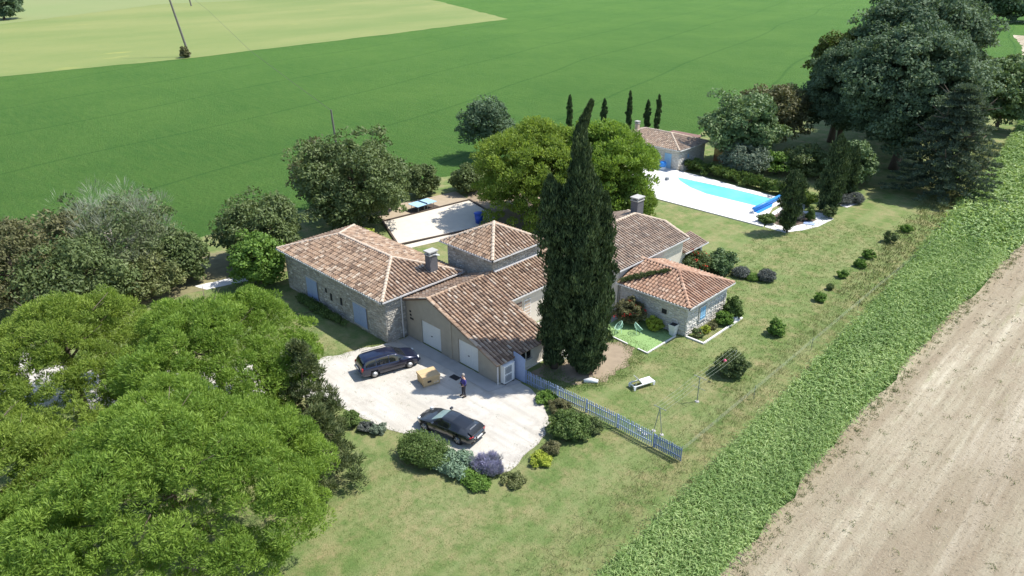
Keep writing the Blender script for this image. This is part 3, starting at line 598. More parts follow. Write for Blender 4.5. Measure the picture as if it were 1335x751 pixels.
TL = thing('blue_pool_seat', 'bright blue moulded seat with white base by the pool house door', 'seat', (-53.4, 82.7, .13))
MB().lathe([(.42, 0), (.46, .1), (.40, .42)], n=18).build('base', M['white'], TL, True); MB().lathe([(.02, .42), (.40, .43), (.50, .62), (.46, .95), (.30, 1.12), (.02, 1.16)], n=18).build('shell', M['bluecover'], TL, True)
for (x, y, lb) in ((-50.2, 79.0, 'small dark deck planter nearest the pool corner'), (-50.9, 77.6, 'small dark deck planter nearer the lawn side of the white deck')):
    o = MB().box(-.2, .2, -.2, .2, 0, .34).build('deck_planter', M['grid'], None, False, (x, y, .13)); tag(o, lb, 'planter')
# rocky bed by the pool
course('white_rock_bed', [(-32.9, 71.9), (-30.6, 71.8), (-29.6, 73.6), (-28.8, 76.0), (-28.6, 79.6), (-30.4, 80.6), (-32.2, 79.8), (-33.4, 83.0), (-34.9, 81.5), (-34.6, 77)], .05, M['coping'])
sheet('bed_soil', [(-33.0, 73.6), (-31.2, 73.3), (-30.4, 75.6), (-29.9, 78.0), (-31.6, 78.8), (-33.0, 80.4), (-34.2, 79), (-33.8, 75.6)], .054, plain('bed_soil', (.16, .11, .09), .95, .3, 3), 17, .5, .18)
sheet('stone_patch', [(-31.3, 85.0), (-29.2, 84.4), (-28.7, 86.6), (-30.6, 87.3)], .05, M['coping'], 3, .4, .1)

# ================================================================== TREES
def subdomes(R, k, r, flat, seed):
    g = np.random.default_rng(seed); ds = [(0, 0, r*1.15, .35)]
    for i in range(k):
        a = i*2.39996+g.uniform(-.3, .3); q = (R-r*.78)*math.sqrt((i+.8)/k); ds.append((q*math.cos(a), q*math.sin(a), r*g.uniform(.8, 1.2), g.uniform(-1.0, .7)-1.1*(q/R)**2*flat))
    return ds, g
def pine_crown(R, H, nl, per, ln, wd, seed, lr=.62, k=12, sub=.31, skirt=2.6, lowf=.34):
    """umbrella crown, z from 0 (rim) to about H"""
    ds, g = subdomes(R, k, R*sub, H*.55, seed); P = []; Rr = []
    while len(P) < nl:
        a = g.uniform(0, 2*math.pi); q = R*math.sqrt(g.random())*1.02; x, y = q*math.cos(a), q*math.sin(a); best = None
        for cx, cy, r, z in ds:
            d2 = (x-cx)**2+(y-cy)**2
            if d2 < r*r: zz = z+H*.55+math.sqrt(r*r-d2)*.95; best = zz if best is None else max(best, zz)
        if best is None:
            if g.random() > .6: continue
            best = H*g.uniform(.25, .5)
        low = g.random() < lowf
        P.append((x, y, best-(g.uniform(.5, skirt) if low else g.uniform(0, .55)))); Rr.append(lr*g.uniform(.7, 1.2))
    P = np.array(P); hole = np.sin(P[:, 0]*1.9+seed)*np.sin(P[:, 1]*2.1+seed*2)+.5*np.sin(P[:, 0]*4.3+P[:, 1]*3.1); P[:, 2] -= np.where(hole > .72, 1.1, 0)
    return lobes_to_leaves(P, np.array(Rr), per, ln, wd, g, up=.25, radial=.5, fill=.58, tonevar=.07)
def place_tree(name, label, cat, x, y, data, lm, th, tr, group, zbase, limbs=8, spread=4, lean=(0, 0), bark='bark', rz=0, start=.5, scale=1, seed=0):
    t = thing(name, label, cat, (x, y, 0), rz, group)
    leafcloud('crown', *data, L[lm], t, (0, 0, zbase)); make_trunk(t, th, tr, lean, bark, limbs, spread, start, seed); t.scale = (scale,)*3
    return t
gp = 'umbrella pines filling the near left corner'
pA = pine_crown(6.9, 4.4, 960, 240, .21, .045, 101, .56, lowf=.42)
pB = pine_crown(5.9, 3.8, 620, 210, .23, .052, 102, .58, lowf=.42)
place_tree('umbrella_pine', 'largest bright green umbrella pine at the bottom left corner', 'pine tree', -29.0, 7.3, pA, 'pine', 8.2, .32, gp, 4.6, 10, 5)
t2 = place_tree('umbrella_pine', 'green umbrella pine just left of the gravel drive and the stone house lawn', 'pine tree', -39.9, 14.4, pB, 'pine', 7.8, .3, gp, 4.4, 10, 4.4, seed=2)
place_tree('umbrella_pine', 'yellowish green umbrella pine at the left edge below the olive hedge', 'pine tree', -47.6, 8.4, pine_crown(6.1, 3.8, 680, 200, .23, .052, 103, .58, lowf=.5, skirt=3.6), 'pine_yellow', 7.4, .3, gp, 4.2, 10, 4.4, rz=1, seed=3)
place_tree('umbrella_pine', 'umbrella pine cut by the left edge of the photo beside the largest one', 'pine tree', -36.9, 1.9, pine_crown(5.2, 3.6, 460, 210, .23, .052, 104, .58, lowf=.42), 'pine_yellow', 7.4, .3, gp, 4.2, 9, 4, rz=2, seed=4)
# loose dark conifers on the edge of the pines
def wispy(R, H, nl, per, ln, wd, seed, base=0.0, p=.75):
    g = np.random.default_rng(seed); t = g.random(nl); a = g.uniform(0, 2*math.pi, nl); q = R*(1-t)**p*g.uniform(.45, 1.15, nl)+.15
    P = np.stack([q*np.cos(a), q*np.sin(a), base+t*(H-base)], 1)
    return lobes_to_leaves(P, g.uniform(.25, .6, nl), per, ln, wd, g, up=.35, radial=.8, fill=.2)
for x, y, h, r, lb, sd in ((-34.6, 17.2, 7.2, 2.1, 'dull green feathery conifer between the pines and the gravel, the taller one', 1), (-30.6, 15.6, 5.2, 1.9, 'dull green feathery conifer at the right edge of the largest pine, the lower one', 2), (-36.2, 16.2, 6.0, 1.6, 'slim feathery conifer tucked behind the second umbrella pine', 3)):
    place_tree('juniper_tree', lb, 'conifer', x, y, wispy(r, h, 150, 95, .26, .06, 200+sd, .4), 'juniper', h, .12, 'feathery conifers beside the gravel', 0, 5, 1.2, seed=sd, start=.25)
# central pines behind the house
gc = 'umbrella pines behind the house'
place_tree('umbrella_pine', 'wide bright umbrella pine behind the boules court, left of the tall cypress', 'pine tree', -53.0, 56.9, pine_crown(6.3, 5.4, 720, 110, .34, .13, 111, .85, 14, .3, skirt=7.6, lowf=.60), 'pine_yellow', 9.3, .34, gc, 5.5, 10, 4.5, seed=5)
place_tree('umbrella_pine', 'bright umbrella pine right of the tall cypress and above the tall chimney', 'pine tree', -47.0, 61.6, pine_crown(5.3, 5.6, 660, 110, .34, .13, 112, .85, 14, .3, skirt=7.2, lowf=.58), 'pine', 9.6, .34, gc, 5.6, 10, 4, seed=6)
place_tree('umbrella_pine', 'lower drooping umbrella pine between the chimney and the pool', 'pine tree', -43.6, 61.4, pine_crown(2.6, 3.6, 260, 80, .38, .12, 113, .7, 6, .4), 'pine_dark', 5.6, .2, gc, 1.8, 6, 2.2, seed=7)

def cypress_cloud(H, prof, nl, per, ln, wd, seed, bend=lambda t: (0, 0), lr=.38, base=.3, sc=1.):
    """prof(t) radius at height fraction t"""
    g = np.random.default_rng(seed); t = g.random(nl)**.92; r = np.array([prof(x) for x in t])*sc; a = g.uniform(0, 2*math.pi, nl)
    q = r*np.where(g.random(nl) < .14, g.uniform(1.1, 1.45, nl), g.uniform(.5, 1.0, nl)); B = np.array([bend(x) for x in t])
    P = np.stack([q*np.cos(a)+B[:, 0], q*np.sin(a)+B[:, 1], base+t*(H-base)], 1); R_ = np.minimum(lr*g.uniform(.7, 1.4, nl), .09+r*.55)
    C, A, N, l_, w_, tone = lobes_to_leaves(P, R_, per, ln, wd, g, up=1.1, radial=.45, fill=.3, flat=2.2, tonevar=.2)
    return C, A, N, l_, w_, tone
pf = lambda pts: (lambda t: float(np.interp(t, [p[0] for p in pts], [p[1] for p in pts])))
big = pf([(0, .5), (.08, 1.1), (.3, 1.55), (.5, 1.45), (.65, 1.0), (.78, .5), (.88, .3), (.95, .14), (1, .02)])
def tall(name, label, x, y, H, prof, nl, per, seed, bend=lambda t: (0, 0), ln=.34, wd=.085, group=None, lm='cypress', tr=.3, **k):
    t = thing(name, label, 'cypress', (x, y, 0), 0, group)
    leafcloud('crown', *cypress_cloud(H, prof, nl, per, ln, wd, seed, bend, **k), L[lm], t)
    MB().tube([(0, 0, -.05), (bend(.3)[0], bend(.3)[1], H*.3), (*bend(.8), H*.8)], [tr, tr*.7, tr*.2], 8).build('trunk', M['bark'], t, True)
    return t
gt = 'great cypresses in front of the house'
tall('great_cypress', 'tallest dark cypress with a bent tip, in front of the house', -27.7, 35.6, 19.2, big, 1300, 62, 301, lambda t: (-1.0*t+5.5*max(0, t-.9), -.9*t+5.5*max(0, t-.9)), group=gt, sc=.9, lr=.32)
tall('great_cypress', 'dark cypress stem leaning out to the left from the foot of the tallest one', -28.4, 35.4, 14.4, pf([(0, .6), (.2, 1.0), (.5, 1.35), (.75, 1.1), (.9, .6), (1, .06)]), 620, 60, 302, lambda t: (-1.7*t, -1.7*t), group=gt, sc=.9, lr=.32)
tall('great_cypress', 'shorter dark cypress at the left foot of the tallest one beside the garage window', -30.0, 34.4, 8.0, pf([(0, .55), (.15, .85), (.5, .9), (.8, .6), (1, .1)]), 330, 70, 303, group=gt, sc=.9, lr=.32)
tall('great_cypress', 'broad right hand cypress stem with lighter outer sprays facing the annexe', -28.0, 36.1, 13.2, pf([(0, .3), (.15, .75), (.45, 1.15), (.7, .95), (.88, .5), (1, .05)]), 520, 66, 304, lambda t: (.35*t, .35*t), group=gt, lm='cypress', sc=.8, lr=.3)
gs = 'thin cypresses in a line behind the pool house'
slim = pf([(0, .35), (.2, .6), (.55, .55), (.85, .3), (1, .04)])
for x, y, h, lb in ((-70.2, 97.6, 6.4, 'thickest of the thin cypresses, left of the pool house chimney'), (-68.0, 99.6, 5.0, 'thin cypress behind the pool house roof, middle one of three'), (-66.8, 100.8, 5.9, 'thin cypress behind the pool house roof, rightmost of three'), (-77.9, 91.8, 5.6, 'thin cypress showing just left of the great cypress tip'), (-73.8, 95.7, 5.0, 'thin cypress peeping over the pine right of the great cypress tip')):
    tall('thin_cypress', lb, x, y, h, slim, 110, 45, int(h*100), ln=.3, wd=.1, group=gs, tr=.1, lr=.2, sc=.68)
gpz = 'cypresses round the pool'
tall('pool_cypress', 'club shaped dark cypress on the white rocks at the pool end', -30.5, 72.1, 6.5, pf([(0, .3), (.15, .7), (.5, .95), (.85, .75), (1, .15)]), 230, 60, 311, ln=.3, wd=.1, group=gpz, tr=.12)
tall('pool_cypress', 'tallest cypress of the clump right of the pool', -30.0, 81.2, 8.9, pf([(0, .7), (.3, 1.15), (.6, .85), (.85, .5), (1, .05)]), 300, 60, 312, ln=.32, wd=.11, group=gpz, tr=.14)
tall('pool_cypress', 'slender cypress right of the tallest one by the pool, left of a pair', -31.0, 86.2, 6.8, slim, 150, 55, 313, ln=.3, wd=.11, group=gpz, tr=.1)
tall('pool_cypress', 'slender cypress right of the tallest one by the pool, right of a pair', -30.4, 87.6, 6.4, slim, 150, 55, 314, ln=.3, wd=.11, group=gpz, tr=.1)

def blob(rx, ry, rz, zc, nl, per, lr, ln, wd, seed, gap=0., up=.05, radial=.18, lump=.22, tv=.10):
    """lumpy ellipsoid crown; rz upward, flattened below"""
    g = np.random.default_rng(seed); d = rdir(nl, g); ph = g.uniform(0, 6.28, 6)
    k = 1+lump*np.sin(3*np.arctan2(d[:, 1], d[:, 0])+ph[0])*np.cos(2.3*d[:, 2]+ph[1])+lump*.7*np.sin(5.1*np.arctan2(d[:, 1], d[:, 0])+ph[2]+4*d[:, 2])
    s = (g.random(nl)**.33)*k; s = np.where(g.random(nl) < .75, np.maximum(s, .8*k), s)
    P = d*s[:, None]*np.array([rx, ry, rz]); P[:, 2] = np.where(P[:, 2] < 0, P[:, 2]*.8, P[:, 2])+zc
    P[:, 2] = np.maximum(P[:, 2], lr*.4)
    return lobes_to_leaves(P, lr*g.uniform(.6, 1.3, nl), per, ln, wd, g, up=up, radial=radial, fill=.62, tonevar=tv)
def tree(name, label, cat, x, y, rx, rz, zc, lm, nl, per, lr, ln, wd, seed, group=None, ry=None, h=None, r=.25, limbs=6, bark='bark', **k):
    t = thing(name, label, cat, (x, y, 0), 0, group)
    leafcloud('crown', *blob(rx, ry or rx, rz, zc, nl, per, lr, ln, wd, seed, **k), L[lm], t); make_trunk(t, h or zc+rz*.4, r, (0, 0), bark, limbs, rx*.75, .35, seed); return t
# left and behind the long house
gb = 'trees and bushes between the garden and the green field'
tree('deciduous_tree', 'big round olive green tree behind the long stone house roof', 'tree', -64.8, 41.2, 5.6, 5.2, 4.9, 'decid', 300, 110, 1.15, .34, .19, 401, gb, r=.3)
tree('deciduous_tree', 'sparse brownish tree on the left shoulder of the big round one', 'tree', -71.4, 41.6, 3.2, 3.4, 4.2, 'brown', 90, 80, .9, .34, .16, 402, gb, r=.18)
tree('deciduous_tree', 'yellowish green bush tree right of the big round one beside the table tennis table', 'tree', -67.4, 46.6, 1.9, 2.3, 2.5, 'decid', 75, 100, .8, .32, .18, 403, gb, r=.15)
tree('deciduous_tree', 'dense dark green tree at the far left corner of the long stone house', 'tree', -63.6, 29.6, 3.7, 3.1, 3.0, 'decid', 190, 105, .95, .3, .17, 404, gb, r=.2)
tree('deciduous_tree', 'bright green bushy tree touching the left wall of the long stone house', 'tree', -58.6, 26.6, 2.1, 2.3, 2.2, 'bright', 120, 110, .7, .26, .15, 405, gb, r=.13)
tree('bush', 'dark green round bush standing alone left of the white path', 'bush', -65.0, 22.4, 2.2, 2.0, 2.0, 'decid', 110, 100, .75, .28, .16, 406, gb, r=.12)
tree('bush', 'lighter bush merging with the silver twiggy tree', 'bush', -63.6, 18.6, 2.6, 1.9, 1.7, 'rough', 110, 90, .7, .3, .12, 407, gb, r=.12)
tree('bush', 'dark bush behind the tennis table, left of a pair', 'bush', -68.6, 53.0, 2.2, 1.8, 1.7, 'decid', 90, 90, .7, .3, .18, 408, gb, r=.12)
tree('bush', 'olive bush between the tennis table and the wide pine', 'bush', -65.6, 58.2, 2.1, 1.7, 1.5, 'decid', 80, 90, .7, .3, .18, 409, gb, r=.12)
# silver tree: pale bare twigs through thin foliage
sv = thing('silver_twig_tree', 'half dead tree with pale silvery bare twigs at the left above the pines', 'tree', (-68.4, 18.0, 0), 0, gb)
leafcloud('crown', *blob(5.3, 5.3, 3.7, 3.6, 260, 62, 1.0, .34, .12, 420), L['juniper'], sv)
leafcloud('bare_twigs', *blob(5.0, 5.0, 4.3, 4.3, 240, 40, 1.1, .8, .022, 421, radial=.85, up=.6), L['silver'], sv); make_trunk(sv, 5.5, .25, (0, 0), 'bark_pale', 8, 4.2, .3, 42)
tree('deciduous_tree', 'olive brown tree at the left edge above the yellowish pine', 'tree', -69.8, 10.2, 5.4, 3.7, 3.4, 'brown', 280, 85, 1.05, .34, .15, 422, gb, r=.25)
tree('deciduous_tree', 'dark olive tree in the left margin below the field edge', 'tree', -64.0, 13.2, 4.2, 3.2, 2.6, 'decid', 200, 90, .95, .32, .15, 423, gb, r=.22)
tree('evergreen_tree', 'dark grey green tree standing behind the wide umbrella pine', 'tree', -75.4, 70.6, 3.4, 3.2, 4.7, 'oak', 140, 80, 1.1, .42, .2, 424, gb, r=.25)
# right side, beyond the pool
gr = 'trees and bushes right of the pool'
tree('walnut_tree', 'soft green leafy tree right of the pool house', 'tree', -47.4, 92.0, 4.9, 4.0, 4.9, 'walnut', 260, 85, 1.15, .45, .26, 431, gr)
tree('deciduous_tree', 'brownish olive tree behind the soft green one, against the great oaks', 'tree', -48.8, 104.4, 4.9, 4.0, 4.8, 'brown', 190, 80, 1.2, .5, .2, 432, gr)
tree('olive_tree', 'rounded grey green olive bush above the pool hedge', 'olive tree', -44.3, 88.2, 2.9, 1.9, 2.0, 'grey', 150, 100, .6, .28, .1, 433, gr, r=.15, lump=.08)
tree('bush', 'dark leafy bush left of the cypress clump beyond the pool', 'bush', -38.6, 93.2, 2.5, 2.0, 1.9, 'decid', 110, 85, .8, .36, .2, 434, gr, r=.12)
tree('bush', 'grey green loose bush right behind the slender cypress pair', 'bush', -32.6, 93.4, 2.7, 2.6, 2.4, 'walnut', 120, 80, .8, .36, .18, 435, gr, r=.14)
tree('bush', 'small yellow green bush between the soft green tree and the lawn', 'bush', -41.6, 91.6, 1.8, 1.3, 1.3, 'bright', 60, 80, .7, .34, .2, 436, gr, r=.1)
# laurel hedge behind the pool: one clipped hedge
hg = thing('laurel_hedge', 'low clipped leafy hedge running along the far side of the pool', 'hedge', (-42, 84.8, 0))
hp = np.array([(-50.6, 85.2), (-47, 84.9), (-43, 84.6), (-39, 83.8), (-35.2, 83.4), (-32.6, 81.6)]); g_ = np.random.default_rng(5); tt = g_.uniform(0, 5, 420); ii = tt.astype(int); fr = (tt-ii)[:, None]
pp = hp[ii]*(1-fr)+hp[np.minimum(ii+1, 5)]*fr+g_.normal(size=(420, 2))*.42-np.array([-42, 84.8]); P3 = np.c_[pp, g_.uniform(.3, 1.25, 420)]
leafcloud('foliage', *lobes_to_leaves(P3, g_.uniform(.3, .55, 420), 60, .3, .17, g_, up=.3), L['hedge'], hg)
for q in hp[::1]: MB().tube([(q[0]+42, q[1]-84.8, 0), (q[0]+42, q[1]-84.8, .7)], .06, 6).build('stem', M['bark'], hg)
# great oaks
go = 'great dark oaks at the top right'
oak_args = dict(nl=430, per=210, lr=1.6, ln=.42, wd=.27)
o1 = tree('great_oak', 'nearest great dark oak, its shade falling on the lawn beyond the pool', 'oak tree', -31.0, 104.5, 7.8, 7.6, 9.8, 'oak', oak_args['nl'], oak_args['per'], 1.5, .40, .27, 441, go, r=.6, limbs=8, lump=.16)
o2 = tree('great_oak', 'tallest great oak in the middle of the dark group', 'oak tree', -36.5, 119, 9.0, 9.0, 12.0, 'oak', 430, 200, 1.7, .46, .30, 442, go, r=.7, limbs=8, lump=.16)
def again(src, label, x, y, rz, s):
    return clone(src, (x, y, 0), rz, label, s)
again(o1, 'great oak behind the brownish tree at the left side of the dark group', -41.0, 110, 2.1, (.72, .72, .85))
again(o2, 'great oak at the back of the dark group against the green field', -42.5, 140, 1.2, (.85, .85, 1.05))
again(o2, 'great oak with the rightmost crown of the dark group', -38.0, 132, 2.9, (.8, .8, 1.0))
again(o1, 'great oak behind the blue grey conifer', -32.5, 110, 4.0, (.85, .85, 1.0))
tree('great_oak', 'yellow green oak on the left upper edge of the dark group', 'oak tree', -43.5, 113.5, 4.2, 4.8, 10.6, 'oak_yellow', 240, 150, 1.4, .42, .27, 443, go, r=.5, limbs=7)
tree('deciduous_tree', 'mid green tree at the right edge before the brown field', 'tree', -27.4, 139.5, 4.6, 5.4, 5.4, 'walnut', 190, 75, 1.3, .6, .36, 444, go, r=.3)
# blue grey conifer with tiers
cf = thing('tiered_conifer', 'broad dark conifer with layered branches at the edge of the crop', 'conifer', (-22.9, 97.0, 0), 0, go)
g_ = np.random.default_rng(9); Ps = []; Rs = []
for k in range(15):
    z = 1.2+k*.82; rr = 6.4*(1-(z/14.5)**1.5)*g_.uniform(.8, 1.1)
    for j in range(11):
        a = j*.571+k*.9+g_.uniform(-.2, .2)
        for q in np.linspace(.25, 1.0, 5): Ps.append((math.cos(a)*rr*q, math.sin(a)*rr*q, z-.28*rr*q*.3+g_.uniform(-.2, .2))); Rs.append(.75-.25*q)
leafcloud('crown', *lobes_to_leaves(np.array(Ps), np.array(Rs), 46, .48, .13, g_, up=.1, radial=.75, flat=.45), L['conifer'], cf)
make_trunk(cf, 12.5, .35, (0, 0), 'bark', 10, 5.2, .12, 9)
# distance
tree('distant_tree', 'round dark tree at the very top left corner', 'tree', -386, 82, 7.5, 7, 6.5, 'oak', 110, 60, 2.2, 1.4, .9, 451, None, r=.5)
gw = 'dark trees on the horizon side at the top right corner'
dt = tree('distant_tree', 'dark tree at the top right corner, left of the group', 'tree', -76, 338, 9, 8, 7.5, 'oak', 150, 60, 2.4, 1.3, .8, 452, gw, r=.5)
again(dt, 'dark tree at the top right corner, right of the group', -62, 346, 1.7, 1.0)
again(dt, 'dark tree at the top right corner, lowest and farthest of the group', -48, 352, 2.7, .95)

# ================================================================== SHRUBS AND BEDS
def shrub(name, label, x, y, r, h, lm, seed, group=None, nl=70, per=70, ln=.16, wd=.07, ry=None, cat='shrub', lr=None, extra=None, **k):
    t = thing(name, label, cat, (x, y, 0), 0, group)
    leafcloud('foliage', *blob(r*.82, (ry or r)*.82, h*.42, h*.38, nl, per, lr or max(.14, r*.22), ln, wd, seed, **k), L[lm], t)
    b = MB()
    for i in range(4):
        a = i*1.6+seed; b = MB().tube([(0, 0, -.02), (math.cos(a)*r*.4, math.sin(a)*r*.4, h*.6)], [.035, .015], 5); b.build('stem', M['bark'], t)
    if extra: 
        lm2, n2, l2, w2 = extra; tag(leafcloud('flowers', *blob(r*.9, (ry or r)*.9, h*.46, h*.44, n2, 14, max(.14, r*.2), l2, w2, seed+50), L[lm2], t), kind='stuff')
    return t
gd = 'planting round the edge of the gravel drive'
shrub('clipped_shrub', 'large dense dark green shrub below the sports car', -28.75, 21.25, 1.95, 1.45, 'hedge', 501, gd, 280, 95, .14, .055, ry=1.3, lump=.1)
shrub('sage_bush', 'blue green leafy bush between the dense shrub and the lavender', -26.75, 22.0, 1.25, .85, 'sage', 502, gd, 110, 70, .2, .07)
shrub('lavender_bush', 'flowering lavender bush at the corner of the gravel', -25.1, 23.1, 1.05, 1.05, 'lav', 503, gd, 130, 80, .26, .022, radial=.85, up=.6)
shrub('ground_herb', 'low green leafy herb patch below the lavender', -24.9, 21.9, 1.2, .45, 'bright', 504, gd, 80, 60, .2, .07, ry=.7)
shrub('ground_herb', 'low dull green herb patch right of the lavender tip', -23.3, 23.5, .8, .4, 'rough', 505, gd, 55, 55, .18, .05)
shrub('yellow_shrub', 'bright yellow green low shrub on the gravel edge', -23.5, 25.9, .75, .5, 'yellow', 506, gd, 60, 70, .16, .06)
shrub('brown_shrub', 'small brownish shrub between the yellow one and the large round bush', -23.7, 27.0, .75, .65, 'brown', 507, gd, 60, 60, .16, .05)
shrub('round_bush', 'large round mid green bush between gravel and the fence', -24.05, 29.15, 1.35, 1.5, 'hedge', 508, gd, 220, 85, .17, .07)
shrub('round_bush', 'second green bush leaning on the fence behind the large round one', -23.2, 30.35, .75, 1.1, 'decid', 509, gd, 80, 80, .17, .07)
shrub('brown_shrub', 'pinkish brown dry shrub close to the start of the fence', -26.1, 30.6, .9, .8, 'brown', 510, gd, 80, 60, .16, .04)
shrub('ground_herb', 'fresh green clump at the left start of the fence', -27.6, 30.9, .8, .6, 'bright', 511, gd, 60, 60, .16, .06)
shrub('clipped_shrub', 'small round green shrub on the near left gravel edge', -34.9, 20.1, .75, .85, 'hedge', 512, gd, 80, 80, .14, .06)
shrub('grey_shrub', 'small grey round shrub beside the small green one on the gravel edge', -33.6, 20.5, .6, .6, 'purple', 513, gd, 60, 70, .14, .04)
shrub('grey_shrub', 'pale green small shrub right of the grey round one', -32.8, 20.8, .55, .6, 'grey', 514, gd, 50, 60, .14, .05)
# by the houses
ga = 'shrubs round the annexe'
shrub('oleander_bush', 'oleander with red flowers against the shaded annexe wall', -30.3, 44.0, 1.4, 2.3, 'brown', 521, ga, 130, 75, .24, .06, extra=('redf', 34, .12, .09))
shrub('yellow_shrub', 'yellowing small leafy shrub at the corner of the artificial turf', -28.1, 44.3, .7, 1.3, 'yellow', 522, ga, 50, 50, .22, .1)
shrub('oleander_bush', 'oleander with many red flowers in front of the white house wall', -32.0, 56.2, 1.7, 2.6, 'decid', 523, ga, 150, 75, .26, .08, extra=('redf', 42, .13, .10))
shrub('leafy_bush', 'grey green leafy bush right of the red flowering oleander', -30.4, 58.4, 1.6, 2.1, 'walnut', 524, ga, 130, 70, .28, .12)
shrub('leafy_bush', 'dark green shrub at the far right corner of the annexe', -24.7, 50.3, .9, 2.2, 'hedge', 525, ga, 110, 75, .2, .09)
shrub('leafy_bush', 'bright green shrub beside the annexe shutter', -24.7, 49.0, .8, 1.3, 'bright', 526, ga, 70, 70, .2, .06)
for i, (x, y, r, h, lm, lb) in enumerate(((-25.0, 45.7, .42, .8, 'weed', 'thin pot plant at the near corner of the annexe'), (-24.9, 46.6, .42, .7, 'yellow', 'yellow flowering pot plant under the annexe shutter'), (-24.9, 47.6, .4, .6, 'brown', 'brownish pot plant below the annexe shutter'))):
    t = shrub('pot_plant', lb, x, y, r, h, lm, 530+i, ga, 26, 50, .16, .05, cat='pot plant'); MB().lathe([(.16, 0), (.22, .3), (.2, .3)], n=12).build('pot', M['terracotta'], t)
for i, (x, y, r, h, lm, lb) in enumerate(((-28.3, 58.4, .85, 1.0, 'purple', 'grey purple dome shrub alone on the lawn, left of a pair'), (-26.2, 59.2, .9, 1.1, 'purple', 'grey purple dome shrub alone on the lawn, right of a pair'), (-27.2, 58.6, .6, .5, 'bright', 'small green tuft between the two grey dome shrubs'),
    (-31.9, 76.2, 1.5, 1.4, 'purple', 'grey dome shrub on the white rock bed at the pool end'), (-30.2, 85.4, 1.25, 1.3, 'purple', 'grey dome shrub beyond the cypress clump, left of a pair'), (-29.2, 86.8, 1.25, 1.4, 'purple', 'grey dome shrub beyond the cypress clump, right of a pair'))):
    shrub('dome_shrub', lb, x, y, r, h, lm, 540+i, 'dome shrubs on the lawn and by the pool', 150, 70, .15, .04, lump=.03, lr=.25)
shrub('leafy_bush', 'green bush at the left side of the club shaped cypress', -33.4, 73.3, 1.1, 1.1, 'hedge', 551, None, 70, 60, .2, .1)
shrub('leafy_bush', 'small dark bush at the right foot of the tallest pool cypress', -29.2, 79.6, .8, 1.9, 'decid', 552, None, 60, 60, .2, .09)
shrub('leafy_bush', 'green bush with a slim stem leaning over the blue mat', -30.3, 77.2, .6, 2.0, 'hedge', 553, None, 60, 60, .2, .09)
shrub('leafy_bush', 'low shrub on the flat lawn side of the boules path', -58.9, 38.4, .7, .8, 'yellow', 554, None, 50, 60, .2, .09)
shrub('leafy_bush', 'yellow green hedge tops showing behind the long stone house roof', -57.6, 37.6, 1.4, 3.2, 'yellow', 555, None, 80, 60, .2, .09)
shrub('ground_herb', 'dark low planting in the shade along the long stone house', -50.5, 27.4, 4.6, .55, 'hedge', 556, None, 120, 60, .2, .07, ry=.45, lr=.3)
# row of young shrubs
gy = 'row of young shrubs along the lawn edge'
shrub('young_shrub', 'largest shrub of the young row, by the washing line', -20.4, 42.6, 1.25, 1.9, 'decid', 561, gy, 130, 70, .2, .08)
shrub('young_shrub', 'bright leafy second shrub of the young row', -20.8, 50.2, .75, 1.4, 'bright', 562, gy, 70, 65, .2, .08)
for i, (x, y, r, h, lm, lb) in enumerate(((-20.9, 58.5, .6, .8, 'bright', 'third shrub of the young row, low and bright'), (-21.2, 61.3, .25, .6, 'decid', 'tiny twig plant after the third shrub of the row'), (-21.5, 64.6, .5, .9, 'bright', 'fourth shrub of the young row, small'), (-21.3, 68.2, .6, .9, 'bright', 'fifth shrub of the young row, yellowish, left of a close pair'), (-21.5, 70.9, .65, 1.0, 'bright', 'sixth shrub of the young row, right of a close pair'), (-21.6, 76.6, .75, 1.4, 'decid', 'seventh shrub of the young row, darker'), (-21.5, 81.0, .7, .9, 'bright', 'last bright shrub at the far end of the young row'))):
    shrub('young_shrub', lb, x, y, r, h, lm, 563+i, gy, 45, 50, .22, .09)
shrub('leafy_bush', 'small bush at the foot of the tall leaning pole', -211.5, 85.0, 1.6, 3.4, 'brown', 580, None, 60, 40, .7, .4)
shrub('leafy_bush', 'bright low shrub in the grass left of the tiered conifer shade', -24.0, 103.5, 1.2, 1.6, 'bright', 581, None, 50, 50, .4, .2)

# ================================================================== GRASS, CROP, STUBBLE LITTER
def scatter(name, pts, n_per, ln, wd, lm, seed, up=1.0, spread=.12, h=None, tv=.25):
    g = np.random.default_rng(seed); k = len(pts); idx = np.repeat(np.arange(k), n_per); n = len(idx)
    off = g.normal(size=(n, 2))*spread; l_ = ln*g.uniform(.6, 1.3, n); A = rdir(n, g); A[:, 2] = np.abs(A[:, 2])*.4+up; A /= np.linalg.norm(A, axis=1, keepdims=True)
    C = np.c_[pts[idx, :2]+off+A[:, :2]*0, (l_*A[:, 2]*.5)]+np.array([0, 0, .02]); 
    if h is not None: C[:, 2] += h*g.random(n)
    N = rdir(n, g); tone = g.random(k)[idx]*.7+g.normal(size=n)*tv*.6+.15
    o = leafcloud(name, C, A, N, l_, wd*g.uniform(.7, 1.3, n), tone, L[lm]); tag(o, kind='stuff'); return o
def rnd_in(poly, n, seed):
    g = np.random.default_rng(seed+2000); P = np.array(poly); lo, hi = P.min(0), P.max(0); out = []
    while len(out) < n:
        x, y = g.uniform(lo, hi)
        if inpoly(x, y, poly): out.append((x, y))
    return np.array(out)
def band(L_, R_, y0, y1, n, seed, e=0.):
    g = np.random.default_rng(seed+1000); y = g.uniform(y0, y1, n); a = np.interp(y, [p[1] for p in L_], [p[0] for p in L_]); b_ = np.interp(y, [p[1] for p in R_], [p[0] for p in R_]); u = g.random(n)
    return np.c_[a+(b_-a)*u+g.normal(size=n)*e, y]
